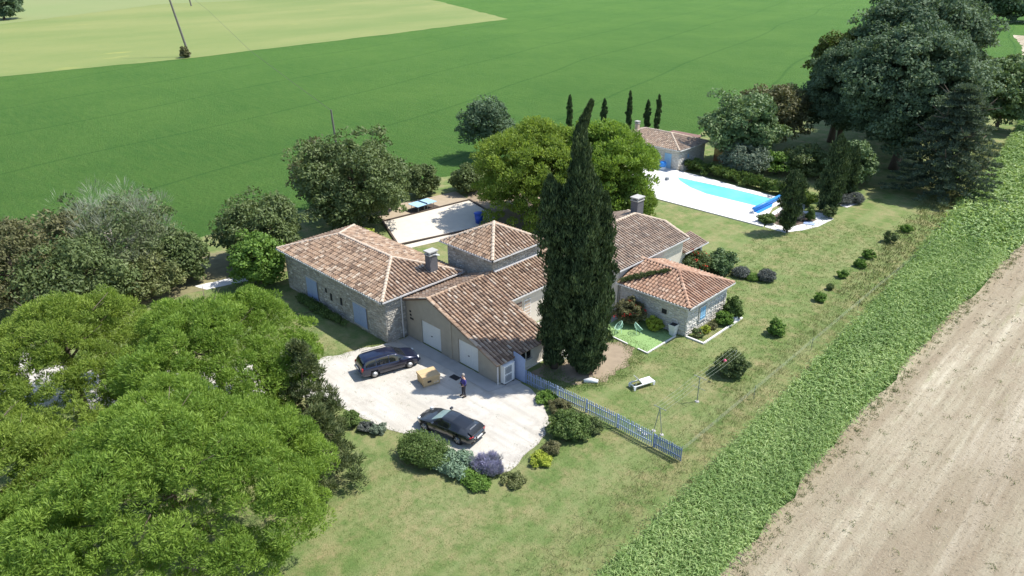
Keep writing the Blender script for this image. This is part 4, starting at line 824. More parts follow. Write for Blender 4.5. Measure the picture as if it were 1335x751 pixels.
def cropband(name, y0, y1, n, ln, wd, h, seed):
    """strappy arching leaves, two segments each"""
    g = np.random.default_rng(seed); P = band(CROP_L, CROP_R, y0, y1, n, seed, .18); a = g.uniform(0, 6.283, n); l_ = ln*g.uniform(.6, 1.3, n); z = h*g.uniform(.25, 1, n)
    dx, dy = np.cos(a), np.sin(a); cl = .5+.3*np.sin(P[:, 0]*1.1+1.3*np.sin(P[:, 1]*.31))*np.sin(P[:, 1]*.23+P[:, 0]*.5)+.35*g.random(n)
    A1 = np.c_[dx*.55, dy*.55, np.full(n, .95)]; A2 = np.c_[dx, dy, np.full(n, -.25)]; A1 /= np.linalg.norm(A1, axis=1, keepdims=True); A2 /= np.linalg.norm(A2, axis=1, keepdims=True)
    base = np.c_[P, z]; m_ = base+A1*l_[:, None]*.5; C = np.r_[base+A1*l_[:, None]*.25, m_+A2*l_[:, None]*.24]; tone = np.clip(cl*.55+g.normal(size=n)*.22+.2, 0, 1)
    ns = np.c_[g.normal(size=n)*.4, g.normal(size=n)*.4, np.ones(n)]
    o = leafcloud(name, C, np.r_[A1, A2], np.r_[ns, ns], np.r_[l_*.62, l_*.62], wd*np.r_[g.uniform(.7, 1.3, n), g.uniform(.7, 1.3, n)], np.r_[tone, tone], L['maize']); tag(o, kind='stuff')
cropband('crop_leaves', 12, 42, 46000, .50, .045, .85, 601); cropband('crop_leaves', 42, 80, 40000, .56, .065, .85, 602); cropband('crop_leaves', 80, 200, 34000, .75, .16, .75, 603)
VL = [(x-3.4, y) for x, y in CROP_L]; VR = [(x+.2, y) for x, y in CROP_L]
scatter('verge_grass', band(VL, VR, 10, 60, 3000, 611, .3), 5, .2, .022, 'rough', 611, 1.1, .14)
scatter('verge_grass', band(VL, VR, 60, 130, 2800, 612, .3), 4, .28, .06, 'rough', 612, 1.1, .2)
scatter('lawn_tufts', rnd_in([(-33, 8), (-16.5, 8), (-16.8, 42), (-26, 44), (-24, 31), (-23, 22), (-33, 19)], 15000, 613), 4, .085, .016, 'tuft', 613, .8, .07)
scatter('lawn_tufts', rnd_in([(-27, 40), (-17.5, 40), (-20, 80), (-34, 80), (-31, 60)], 9000, 614), 4, .12, .03, 'tuft', 614, .8, .1)
scatter('lawn_tufts', rnd_in([(-62, 17), (-44, 17), (-42, 25), (-60, 26.5)], 5000, 615), 4, .11, .025, 'tuft', 615, .8, .1)
scatter('stubble_litter', rnd_in([(-11.3, 16), (10, 16), (20, 60), (-11.7, 60)], 16000, 616), 2, .20, .022, 'straw', 616, .12, .2)
scatter('stubble_litter', rnd_in([(-11.5, 60), (20, 60), (20, 150), (-20, 150)], 7000, 617), 2, .35, .06, 'straw', 617, .12, .3)
scatter('field_weeds', np.r_[rnd_in([(-11.3, 16), (8, 16), (10, 70), (-11.7, 70)], 260, 618), band([(x+.1, y) for x, y in CROP_R], [(x+.9, y) for x, y in CROP_R], 14, 90, 380, 619)], 14, .16, .035, 'weed', 618, .7, .12)
# grass fringe over the edges of the gravel
fr_ = []; 
for i in range(len(drive)):
    p, q = drive[i], drive[(i+1) % len(drive)]
    if p[1] > 29.5 and q[1] > 29.5: continue
    for j in range(int(math.dist(p, q)/.12)): t_ = random.random(); fr_.append((p[0]+(q[0]-p[0])*t_, p[1]+(q[1]-p[1])*t_))
scatter('gravel_edge_grass', np.array(fr_), 7, .13, .022, 'rough', 620, .8, .16)
g_ = np.random.default_rng(31); a_ = g_.uniform(0, 6.28, 900); r_ = g_.uniform(.75, 1.15, 900); scatter('earth_edge_grass', np.c_[-28.4+np.cos(a_)*2.6*r_, 37.2+np.sin(a_)*4.2*r_], 9, .13, .03, 'tuft', 633, .7, .2)
scatter('gravel_weeds', rnd_in([(-43, 22), (-41, 28), (-31, 28), (-26, 29), (-25, 24), (-36, 21)], 90, 621), 9, .07, .02, 'weed', 621, .7, .08)

# ================================================================== CARS
def smooth_stations(S, n):
    S = np.array(S, float); xs = np.linspace(S[0, 0], S[-1, 0], n); out = np.stack([np.interp(xs, S[:, 0], S[:, k]) for k in range(S.shape[1])], 1)
    for _ in range(2):
        o = out.copy(); o[1:-1, 1:] = .25*out[:-2, 1:]+.5*out[1:-1, 1:]+.25*out[2:, 1:]; out = o
    return out
def car(name, label, x, y, deg, S, wheels, R_, paint, glassrng, shield, rear, pillars, hubm, spokes):
    t = thing(name, label, 'car', (x, y, .04), rad(deg)); n = 86; ST = smooth_stations(S, n); rows = []
    for (sx, w_, zl, zb, zt, wt) in ST:
        h = zt-zb
        pts = [(0, zl), (w_*.86, zl), (w_*.975, zl+.09), (w_*.995, zl+(zb-zl)*.35), (w_, zl+(zb-zl)*.62), (w_*.985, zb-.07), (w_*.955, zb-.01)]
        g0 = min(w_*.93, max(wt, w_*.93-.0)); pts += [(g0, zb+.012), (g0+(wt-g0)*.33, zb+h*.33), (g0+(wt-g0)*.66, zb+h*.66), (wt*1.0, zt-.055 if h > .15 else zb+h*.72), (wt*.90, zt-.015), (wt*.6, zt), (0, zt+.012)]
        rows.append([(sx, a, z) for a, z in pts])
    m_ = len(rows[0]); V = []; idx = {}
    for i, r in enumerate(rows):
        for j, (sx, a, z) in enumerate(r): idx[i, j, 0] = len(V); V.append((sx, a, z)); idx[i, j, 1] = len(V); V.append((sx, -a, z))
    G_ = {}
    for i in range(n-1):
        xm = (rows[i][0][0]+rows[i+1][0][0])/2; h = ST[i][4]-ST[i][3]
        for j in range(m_-1):
            zc = (rows[i][j][1+1]+rows[i][j+1][2])/2; part = 'body'
            if 1 <= j <= 5 and any((xm-wx)**2+(zc-R_)**2 < (R_*1.13)**2 for wx in wheels): continue
            if j in (7, 8, 9) and h > .13 and glassrng[0] < xm < glassrng[1] and not any(abs(xm-p-.12*(j-8)*k) < .045 for p, k in pillars): part = 'side_window'
            if j >= 10 and shield[0] < xm < shield[1] and j > 10: part = 'windscreen'
            if j >= 10 and rear[0] < xm < rear[1] and j > 10: part = 'rear_window'
            for s_ in (0, 1):
                a, b_, c, d = idx[i, j, s_], idx[i+1, j, s_], idx[i+1, j+1, s_], idx[i, j+1, s_]
                G_.setdefault((part, s_ if part == 'side_window' else 0), []).append((a, b_, c, d) if s_ == 0 else (d, c, b_, a))
    G_[('body', 0)] += [tuple(idx[0, j, 0] for j in range(m_))[::-1]+tuple(idx[0, j, 1] for j in range(1, m_-1)), tuple(idx[n-1, j, 0] for j in range(m_))+tuple(idx[n-1, j, 1] for j in range(m_-2, 0, -1))]
    for (part, s_), fs in G_.items():
        used = sorted({i for f in fs for i in f}); mp = {u: k for k, u in enumerate(used)}; b = MB(); b.add([V[u] for u in used], [tuple(mp[i] for i in f) for f in fs])
        b.build(part, M[paint] if part == 'body' else M['glass' if part != 'windscreen' or paint == 'navy' else 'screen'], t, True)
    wmax = max(s[1] for s in S)
    for wx in wheels:
        for sd in (1, -1):
            def rlathe(prof, nn=22):
                b = MB(); b.lathe(prof, n=nn); b.v = [(wx+v[0], sd*(wmax-.015)+sd*v[2], R_+v[1]) for v in b.v]; return b
            ty = rlathe([(R_*.62, -.20), (R_*.97, -.20), (R_, -.16), (R_, -.05), (R_*.95, -.01), (R_*.68, .0), (R_*.62, -.03)]).build('wheel', M['tyre'], t, True)
            rm = rlathe([(.01, -.03), (R_*.16, -.025), (R_*.18, -.035), (R_*.60, -.05), (R_*.66, -.01), (R_*.69, -.005)]).build('rim', M[hubm] if not spokes else M['grid'], ty, True)
            if spokes:
                sp = MB()
                for k in range(5):
                    a = k*2*math.pi/5; sp.bar((wx+math.cos(a)*.04, sd*(wmax-.03), R_+math.sin(a)*.04), (wx+math.cos(a)*R_*.66, sd*(wmax-.02), R_+math.sin(a)*R_*.66), .075, .03)
                tag(sp.build('spokes', M['alloy'], ty), kind='stuff')
            wb_ = MB(); wb_.lathe([(R_*1.14, -.42), (R_*1.14, -.05)], n=20); wb_.v = [(wx+v[0], sd*(wmax-.03)+sd*v[2], R_+v[1]) for v in wb_.v]; wb_.f = wb_.f[:20]+[wb_.f[20]]
            wb_.build('wheel_arch', M['blackp'], t)
    return t, ST
def patch(t, name, m, c, sz, up=(0, 0, 1), d=(1, 0, 0), parent=None):
    d = Vector(d).normalized(); s_ = d.cross(Vector(up)).normalized(); u = s_.cross(d); b = MB(); rings = []
    for k, q in ((-1, .75), (0, 1), (.7, .7)):
        rings.append([Vector(c)+d*(k*sz[0])+s_*(math.cos(a)*sz[1]*q)+u*(math.sin(a)*sz[2]*q) for a in np.linspace(0, 2*math.pi, 12, endpoint=False)])
    b.add([p for r in rings for p in r], [(i*12+k, i*12+(k+1) % 12, (i+1)*12+(k+1) % 12, (i+1)*12+k) for i in range(2) for k in range(12)]+[tuple(range(24, 36)), tuple(range(12))[::-1]])
    return b.build(name, m, parent or t, True)
M['screen'] = m_glass('windscreen_painted_reflection', (.25, .36, .36))  # coupe windscreen: the pale reflection is put into the base colour
est = [(-2.40, .66, .40, .60, .64, .60), (-2.36, .80, .30, .82, .88, .70), (-2.26, .86, .26, .95, 1.16, .70), (-2.08, .885, .24, .96, 1.40, .70), (-1.8, .89, .22, .96, 1.49, .70), (-.8, .895, .20, .95, 1.53, .70), (.1, .895, .20, .92, 1.51, .69), (.5, .895, .20, .92, 1.43, .68), (1.28, .89, .20, .94, 1.03, .76), (1.7, .875, .21, .88, .94, .72), (2.1, .83, .24, .78, .83, .64), (2.3, .72, .30, .66, .70, .56), (2.38, .58, .38, .54, .57, .46)]
e1, _ = car('estate_car', 'dark navy blue estate car parked by the stone house corner on the gravel', -38.62, 25.95, 73.9, est, (1.42, -1.38), .325, 'navy', (-2.02, .98), (.52, 1.2), (-2.34, -2.06), ((-1.18, 0), (-.18, 0), (.72, -2.2)), 'hub', False)
e1.scale = (.95, .97, .97)
for s_ in (1, -1):
    MB().tube([(-1.85, s_*.60, 1.56), (-1.7, s_*.61, 1.60), (.2, s_*.60, 1.60), (.4, s_*.59, 1.52)], .02, 6).build('roof_rail', M['blackp'], e1)
    patch(e1, 'headlight', M['lamp'], (2.20, s_*.62, .70), (.10, .17, .10), (0, 0, 1), (.9, s_*.3, .25)); patch(e1, 'tail_light', M['red'], (-2.30, s_*.78, .86), (.08, .09, .17), (0, 0, 1), (-1, s_*.35, .1))
    MB().obox((.72, s_*.99, 1.0), (1, 0, 0), (0, 1, 0), (0, 0, 1), .07, .10, .075).build('door_mirror', M['navy'], e1)
    for hx in (.05, -.95): MB().box(hx, hx+.16, s_*.905-.012, s_*.905+.012, .80, .83).build('door_handle', M['navy'], e1)
    MB().box(-1.0, 1.0, s_*.905-.012, s_*.905+.012, .50, .56).build('rubbing_strip', M['blackp'], e1)
MB().box(-2.43, -2.28, -.80, .80, .42, .58).build('rear_bumper', M['navy'], e1); MB().box(-2.455, -2.43, -.26, .26, .70, .82).build('number_plate', M['plate'], e1); MB().box(2.22, 2.40, -.62, .62, .36, .46).build('front_bumper', M['blackp'], e1)
cou = [(-2.30, .50, .42, .58, .62, .38), (-2.20, .74, .30, .74, .80, .48), (-1.95, .88, .24, .84, .92, .54), (-1.45, .93, .20, .87, 1.05, .52), (-.9, .90, .18, .84, 1.20, .52), (-.3, .87, .17, .82, 1.29, .53), (.15, .87, .17, .81, 1.27, .54), (.6, .87, .17, .80, 1.07, .60), (1.0, .885, .17, .78, .87, .68), (1.4, .90, .18, .73, .80, .66), (1.85, .83, .20, .62, .68, .56), (2.12, .66, .26, .52, .56, .42), (2.28, .52, .32, .46, .48, .35)]
e2, _ = car('sports_coupe', 'dark grey rounded sports coupe parked on the gravel above the dense shrub', -29.62, 24.10, -168.6, cou, (1.38, -1.24), .335, 'gunmetal', (-1.25, .82), (.24, .98), (-1.55, -.58), ((-.52, .6), (.62, -2.4)), 'alloy', True)
for s_ in (1, -1):
    patch(e2, 'headlight', M['lamp'], (2.02, s_*.64, .64), (.08, .13, .13), (0, 0, 1), (.7, s_*.2, .6)); patch(e2, 'tail_light', M['red'], (-2.17, s_*.66, .74), (.06, .19, .06), (0, 0, 1), (-1, s_*.4, .2))
    MB().obox((.62, s_*.98, .93), (1, 0, 0), (0, 1, 0), (0, 0, 1), .07, .10, .06).build('door_mirror', M['gunmetal'], e2)
    MB().box(-.42, -.26, s_*.895-.012, s_*.895+.012, .70, .73).build('door_handle', M['gunmetal'], e2)
MB().add([(-2.24, -.66, .90), (-2.24, .66, .90), (-1.86, .62, 1.015), (-1.86, -.62, 1.015), (-2.24, -.66, .86), (-2.24, .66, .86), (-1.86, .62, .96), (-1.86, -.62, .96)], [(0, 3, 2, 1), (4, 5, 6, 7), (0, 1, 5, 4), (1, 2, 6, 5), (2, 3, 7, 6), (3, 0, 4, 7)]).build('rear_spoiler', M['gunmetal'], e2)
for k in range(4): MB().obox((-1.78-.04*k, 0, 1.0-.014*k), (1, 0, 0), (0, 1, 0), (0, 0, 1), .012, .32, .012).build('engine_grille_slat', M['grid'], e2)
MB().box(-2.33, -2.30, -.27, .27, .50, .61).build('number_plate', M['plate'], e2); MB().box(-2.26, -2.0, -.70, .70, .30, .38).build('rear_valance', M['blackp'], e2)

# ================================================================== PERSON
def skinmesh(name, verts, edges, radii, m, parent, sub=1):
    me = bpy.data.meshes.new(name); me.from_pydata(verts, edges, []); o = link(name, me, m, parent)
    sk = o.modifiers.new('skin', 'SKIN'); me.skin_vertices.new() if not me.skin_vertices else None
    for i, r in enumerate(radii):
        me.skin_vertices[0].data[i].radius = (r, r) if not hasattr(r, '__len__') else r
    me.skin_vertices[0].data[0].use_root = True; sk.use_smooth_shade = True
    if sub: s_ = o.modifiers.new('sub', 'SUBSURF'); s_.levels = sub; s_.render_levels = sub
    return o
pe = thing('person', 'person in violet blue jumper and dark trousers standing on the gravel by the garage door', 'person', (-31.93, 27.33, .04), rad(-100))
# x forward, y left; joints
J = [(0, 0, .95), (0, 0, 1.12), (0, 0, 1.30), (0, 0, 1.44), (.01, 0, 1.53), (.02, 0, 1.60), (.03, 0, 1.68), (.02, 0, 1.74),
     (0, .19, 1.42), (-.03, .25, 1.14), (.12, .22, .98), (.20, .17, .97), (0, -.19, 1.42), (-.04, -.26, 1.14), (.14, -.21, 1.02), (.22, -.15, 1.03),
     (0, .10, .88), (.02, .11, .49), (-.02, .12, .09), (.11, .14, .045), (0, -.10, .88), (.03, -.12, .49), (.01, -.13, .09), (.14, -.15, .045)]
E_ = [(0, 1), (1, 2), (2, 3), (3, 4), (4, 5), (5, 6), (6, 7), (3, 8), (8, 9), (9, 10), (10, 11), (3, 12), (12, 13), (13, 14), (14, 15), (0, 16), (16, 17), (17, 18), (18, 19), (0, 20), (20, 21), (21, 22), (22, 23)]
Rr = [(.12, .14), (.11, .13), (.12, .15), (.09, .13), .055, .075, .09, .065, .065, .045, .032, .032, .065, .045, .032, .032, .085, .055, .042, .04, .085, .055, .042, .04]
skinmesh('body', J, E_, Rr, M['skin'], pe)
up = lambda k: k if not hasattr(k, '__len__') else k
skinmesh('jumper', [J[i] for i in (0, 1, 2, 3, 8, 9, 10, 12, 13, 14)], [(0, 1), (1, 2), (2, 3), (3, 4), (4, 5), (5, 6), (3, 7), (7, 8), (8, 9)], [(.15, .17), (.14, .165), (.14, .18), (.10, .15), .085, .065, .05, .085, .065, .05], M['jumper'], pe)
skinmesh('trousers', [J[0], J[16], J[17], J[18], J[20], J[21], J[22]], [(0, 1), (1, 2), (2, 3), (0, 4), (4, 5), (5, 6)], [(.14, .16), .105, .075, .062, .105, .075, .062], M['trouser'], pe)
for k in (19, 23):
    b = MB().obox((J[k][0]-.05, J[k][1], .045), (1, .1, 0), (0, 1, 0), (0, 0, 1), .14, .05, .045); b.build('shoe', M['blackp'], pe)
hb = MB().lathe([(.02, .12), (.06, .11), (.10, .05), (.105, 0), (.098, -.05)], (.005, 0, 1.70), 14); hb.v = [(v[0]-.012 if v[2] < 1.73 else v[0], v[1], v[2]) for v in hb.v]; hb.build('hair', M['hair'], pe, True)
for sd, k in ((1, 11), (-1, 15)):
    hx, hy, hz = J[k]
    for f_ in range(4): MB().tube([(hx, hy+sd*(.025-f_*.017), hz), (hx+.05, hy+sd*(.02-f_*.016), hz-.01), (hx+.075-.006*f_, hy+sd*(.015-f_*.015), hz-.035)], [.0095, .009, .007], 6).build('finger', M['skin'], pe, True)
    MB().tube([(hx-.01, hy-sd*.02, hz+.01), (hx+.03, hy-sd*.045, hz+.005)], [.011, .008], 6).build('thumb', M['skin'], pe, True)
MB().tube([(.115, 0, 1.69), (.135, 0, 1.665)], [.012, .018], 6).build('nose', M['skin'], pe, True)
for sd in (1, -1): MB().lathe([(.004, -.008), (.012, 0), (.004, .008)], (.112, sd*.032, 1.705), 8).build('eye', M['dark'], pe, True); MB().tube([(.02, sd*.085, 1.70), (.02, sd*.105, 1.69)], [.025, .018], 6).build('ear', M['skin'], pe, True)

# ================================================================== THINGS ON THE GROUND
cr = thing('cardboard_crate', 'large brown cardboard crate with torn side on the gravel between car and person', 'crate', (-35.05, 26.78, .04), rad(75))
MB().box(-.62, .62, -.55, .55, .12, .62).build('box_body', M['carton'], cr)
lid = MB().box(-.66, .66, -.59, .59, .60, .78).build('lid', M['carton'], cr)
MB().box(-.66, .66, -.03, .03, .78, .786).build('tape', M['pallet'], lid)
MB().box(-.32, -.02, -.556, -.55, .30, .46).build('torn_hole', M['dark'], cr); MB().obox((.25, -.60, .34), (1, 0, 0), (0, .9, -.35), (0, .35, .9), .17, .012, .09).build('torn_flap', M['carton'], cr); MB().box(.15, .50, -.556, -.55, .18, .28).build('paper_label', M['plate'], cr)
for y in (-.45, 0, .45): MB().box(-.62, .62, y-.06, y+.06, 0, .12).build('pallet_block', M['pallet'], cr)
mt = MB().obox((0, 0, .012), (1, .05, 0), (-.05, 1, 0), (0, 0, 1), .36, .24, .012).build('dark_mat', M['dark'], None, False, (-34.15, 28.45, .045)); tag(mt, 'small dark rectangular mat on the gravel behind the person', 'mat')
ac = thing('heat_pump', 'white two fan heat pump unit standing at the garage corner', 'heat pump', (-31.15, 30.65, .06), 0)
MB().box(-.08, .30, -.50, .50, .10, 1.50).build('casing', M['white'], ac)
MB().box(-.12, .33, -.53, .53, 1.50, 1.54).build('top_cover', M['white'], ac)
for z in (.47, 1.12):
    fn = MB().box(.30, .315, -.42, .22, z-.27, z+.27).build('fan_grille', M['grid'], ac); hubb = MB().lathe([(.23, 0), (.24, .012), (.20, .02)], n=20); hubb.v = [(.316+v[2], -.10+v[0], z+v[1]) for v in hubb.v]; hubb.build('fan_ring', M['grid'], fn)
    for k in range(5): MB().box(.318, .326, -.42, .22, z-.22+k*.11-.006, z-.22+k*.11+.006).build('grille_bar', M['white'], fn)
for y in (-.4, .4): MB().box(-.05, .30, y-.05, y+.05, -.03, .10).build('foot', M['blackp'], ac)
bp = thing('blue_gate_panel', 'tall lilac blue board panel between the heat pump and the fence', 'gate panel', (-31.2, 31.42, .03))
for i in range(7): MB().box(.02+i*.157, .02+i*.157+.15, -.02, .02, .02, 2.12-.012*i*i*.4).build('board', M['blue'], bp)
for z in (.4, 1.7): MB().box(.0, 1.12, .02, .055, z, z+.1).build('rail', M['blue'], bp)
# ---- picket fence
def fence(label, x0, y0, x1, y1, group, mm, step=.15, h=1.12, rails=2):
    t = thing('picket_fence', label, 'fence', (x0, y0, .02), math.atan2(y1-y0, x1-x0), group); ln = math.dist((x0, y0), (x1, y1)); n = int(ln/step); me = None; r = random.Random(int(x0*10))
    for i in range(n+1):
        if me is None:
            b = MB(); b.add([(-.036, -.012, .06), (.036, -.012, .06), (.036, -.012, h-.05), (0, -.012, h), (-.036, -.012, h-.05), (-.036, .012, .06), (.036, .012, .06), (.036, .012, h-.05), (0, .012, h), (-.036, .012, h-.05)], [(0, 1, 2, 3, 4), (9, 8, 7, 6, 5), (0, 5, 6, 1), (1, 6, 7, 2), (2, 7, 8, 3), (3, 8, 9, 4), (4, 9, 5, 0)])
            o = b.build('picket', M[mm], t); me = o.data
        else: o = link('picket', me, None, t)
        o.location = (i*ln/n, -.03, r.uniform(-.02, .02)); o.rotation_euler = (r.uniform(-.03, .03), r.uniform(-.02, .02), 0)
    for z in ((.28, .78) if rails == 2 else (.15, .5, .85)): MB().box(0, ln, -.015, .025, z, z+.07).build('rail', M[mm], t)
    for x in (0,): MB().box(x-.04, x+.04, .026, .10, -.05, h-.10).build('post', M['fence2'], t)
    return t
gf = 'sections of the blue and white picket fence'
fence('picket fence section starting at the tall blue panel, shaded by the cypresses', -30.05, 31.45, -27.3, 31.47, gf, 'fence2')
fence('picket fence section behind the pinkish brown shrub, second from the house', -27.15, 31.48, -24.9, 31.62, gf, 'fence')
fence('picket fence section behind the large round bush, third from the house', -24.75, 31.63, -22.4, 31.72, gf, 'fence')
fence('open picket fence section between the large round bush and the closed end section', -22.25, 31.72, -19.6, 31.7, gf, 'fence')
fence('tighter blue picket fence section at the far end beside the verge', -19.45, 31.7, -17.5, 31.7, gf, 'fence2', .115, 1.05)
st_ = thing('white_stone', 'white stones lying on the grass behind the fence near the clothes line', 'stone', (-20.6, 32.4, .02), 0)
for k, (x, y, r) in enumerate(((0, 0, .2), (-.45, .12, .17))): MB().lathe([(r*.7, 0), (r, r*.3), (r*.75, r*.65), (r*.2, r*.75)], (x, y, 0), 9).build('rock', M['coping'], st_, True)
# ---- clothes line
cl = thing('clothes_line', 'green metal washing line posts with parallel wires across the lawn', 'clothes line', (-20.1, 33.1, .02))
p1 = MB().tube([(-.30, 0, 0), (0, 0, 1.88)], .025, 6).build('post', M['steel'], cl); MB().tube([(.30, 0, 0), (0, 0, 1.88)], .025, 6).build('post', M['steel'], cl)
MB().tube([(-.45, 0, 1.90), (.45, 0, 1.90)], .022, 6).build('crossbar', M['steel'], cl); MB().tube([(-.1, 4.75, 0), (-.1, 4.75, 1.92)], .03, 6).build('post', M['steel'], cl); MB().tube([(-.55, 4.75, 1.92), (.4, 4.75, 1.92)], .022, 6).build('crossbar', M['steel'], cl)
MB().tube([(-.55, 4.75, 1.1), (.4, 4.75, 1.1)], .015, 6).build('crossbar', M['steel'], cl)
for x in (-.38, -.12, .14, .38):
    MB().tube([(x, 0, 1.92), (x-.03, 2.4, 1.84), (x-.06, 4.75, 1.94)], .006, 4).build('wire', M['cable'], cl); MB().tube([(x-.06, 4.75, 1.94), (x-.1, 7.2, 1.84), (x-.14, 9.6, 1.9)], .006, 4).build('wire', M['cable'], cl)
for x in (-.30, .30): MB().lathe([(.14, 0), (.12, .05)], (x, 0, 0), 10).build('footing', M['slab'], cl)
MB().lathe([(.16, 0), (.13, .05)], (-.1, 4.75, 0), 10).build('footing', M['slab'], cl); MB().tube([(-.3, 9.6, 0), (-.15, 9.6, 1.92)], .03, 6).build('post', M['steel'], cl)
pb = MB().lathe([(.02, -.1), (.1, -.05), (.11, .05), (.04, .12)], n=10).build('peg_bag', M['pinkp'], None, True, (-20.35, 41.4, 1.62)); tag(pb, 'small pink peg bag hanging from the washing line by the largest young shrub', 'peg bag')
wf = thing('wire_fence', 'thin wires running along the verge from the end of the picket fence', 'wire fence', (-17.4, 31.8, .02))
for k in range(4):
    pts = [(-.12*k-.02*j-.016*j, j*3.0, .95-.10*k+(.0 if j % 2 == 0 else -.03)) for j in range(18)]; MB().tube(pts, .004, 4).build('wire', M['cable'], wf)
for j in range(0, 18, 3): MB().tube([(-.03*j-.15, j*3.0, 0), (-.03*j-.15, j*3.0, 1.05)], .022, 5).build('post', M['steel'], wf)
# ---- lounger
lg = thing('sun_lounger', 'white plastic sun lounger with raised back on the lawn', 'sun lounger', (-24.05, 36.75, .02), rad(72))
for y in (-.31, .31):
    MB().box(-.75, 1.0, y-.03, y+.03, .27, .34).build('side_rail', M['plastic'], lg)
for i in range(9): MB().box(-.02+i*.112, .08+i*.112, -.28, .28, .31, .335).build('slat', M['plastic'], lg)
bk_ = MB().obox((-.22, 0, .60), (-.6, 0, .8), (0, 1, 0), (.8, 0, .6), .34, .29, .014).build('backrest', M['plastic'], lg)
for s_ in (-1, 1): MB().tube([(-.55, s_*.24, .58), (-.62, s_*.24, .3)], .015, 5).build('strut', M['plastic'], bk_)
for x in (-.70, .92):
    for y in (-.31, .31): MB().add([(x-.06, y-.035, 0), (x+.06, y-.035, 0), (x+.10, y-.035, .27), (x-.10, y-.035, .27), (x-.06, y+.035, 0), (x+.06, y+.035, 0), (x+.10, y+.035, .27), (x-.10, y+.035, .27)], [(0, 1, 2, 3), (7, 6, 5, 4), (0, 4, 5, 1), (1, 5, 6, 2), (2, 6, 7, 3), (3, 7, 4, 0)]).build('leg', M['plastic'], lg)
MB().box(-.75, -.69, -.28, .28, .27, .34).build('end_rail', M['plastic'], lg)
# ---- edging ring of the dirt patch, turf, chairs, planter
dr_ = thing('white_trough', 'white half round trough lying on edge by the bare earth', 'trough', (-26.85, 34.75, .02), rad(40))
MB().tube([(-.5, -.08, .12), (0, 0, .16), (.5, -.08, .12)], [.14, .2, .14], 10).build('shell', M['white'], dr_, True); MB().box(-.4, .4, -.02, .02, 0, .2).build('rim_edge', M['plastic'], dr_)
tf = thing('artificial_turf', 'bright green artificial turf mat edged with white kerb beside the annexe', 'turf', (-28.3, 42.6, .03))
tp = [(-31.2, 41.9), (-29.7, 40.95), (-26.3, 40.75), (-26.25, 44.5), (-28.5, 45.0), (-31.4, 44.9)]
MB().prism(R2(tf, tp), 0, .035).build('turf_mat', M['turf'], tf)
for a, b_ in ((tp[1], (-28.2, 40.85)), ((-27.2, 40.8), tp[2]), (tp[2], tp[3])):
    a, b_ = R2(tf, [a, b_]); MB().bar((*a, .05), (*b_, .05), .10, .10).build('kerb', M['coping'], tf)
def wire_chair(label, x, y, rz):
    t = thing('wire_chair', label, 'chair', (x, y, .065), rz, 'round wire chairs on the artificial turf'); c = Vector((0, 0, .62)); tilt = Matrix.Rotation(rad(48), 3, 'X')
    ring_ = [c+tilt@Vector((.42*math.cos(a), .42*math.sin(a), 0)) for a in np.linspace(0, 2*math.pi, 25)]; MB().tube(ring_, .024, 5, False).build('hoop', M['wiregreen'], t)
    mid = c+tilt@Vector((0, 0, -.30)); rg = [mid+tilt@Vector((.16*math.cos(a), .16*math.sin(a), 0)) for a in np.linspace(0, 2*math.pi, 17)]; MB().tube(rg, .012, 4, False).build('hoop', M['wiregreen'], t)
    b = MB()
    for a in np.linspace(0, 2*math.pi, 28, endpoint=False): b.tube([c+tilt@Vector((.42*math.cos(a), .42*math.sin(a), 0)), c+tilt@Vector((.32*math.cos(a), .32*math.sin(a), -.2)), mid+tilt@Vector((.1*math.cos(a), .1*math.sin(a), 0))], .009, 3, False)
    tag(b.build('seat_wires', M['wiregreen'], t), kind='stuff')
    for k in range(4): a = k*math.pi/2+.78; MB().tube([mid, (.36*math.cos(a), .36*math.sin(a), 0)], .014, 5).build('leg', M['wiregreen'], t)
wire_chair('round mint wire chair in the open middle of the artificial turf', -28.65, 42.9, 2.6); wire_chair('round mint wire chair half hidden by the cypress at the left of the turf', -29.9, 41.9, -.9)
tpot = thing('white_planter', 'tall tapered white planter against the shaded annexe wall', 'planter', (-26.55, 44.55, .03))
MB().add([(-.2, -.2, 0), (.2, -.2, 0), (.2, .2, 0), (-.2, .2, 0), (-.3, -.3, .95), (.3, -.3, .95), (.3, .3, .95), (-.3, .3, .95)], [(3, 2, 1, 0), (0, 1, 5, 4), (1, 2, 6, 5), (2, 3, 7, 6), (3, 0, 4, 7), (4, 5, 6, 7)]).build('pot', M['white'], tpot); MB().box(-.26, .26, -.26, .26, .95, .955).build('soil', M['dark'], tpot)
wt = tag(MB().box(-.35, .35, -.25, .25, .02, .38).build('white_box', M['white'], None, False, (-24.45, 50.0, .02)), 'low white box at the foot of the shrubs near the annexe corner', 'box')
wd_ = thing('garden_drum', 'pale round lidded drum behind the red flowering oleander', 'drum', (-31.0, 55.2, .02)); MB().lathe([(.4, 0), (.42, .7)], n=16).build('barrel', M['gutter'], wd_, True); MB().lathe([(.45, .7), (.44, .78), (.1, .84)], n=16).build('lid', M['wiregreen'], wd_, True)
bm = tag(MB().obox((0, 0, .03), (1, .3, 0), (-.3, 1, 0), (0, 0, 1), .55, .4, .03).build('blue_mat', M['blue'], None, False, (-29.9, 76.2, .06)), 'folded blue mat lying on the white rocks below the pool cypresses', 'mat')
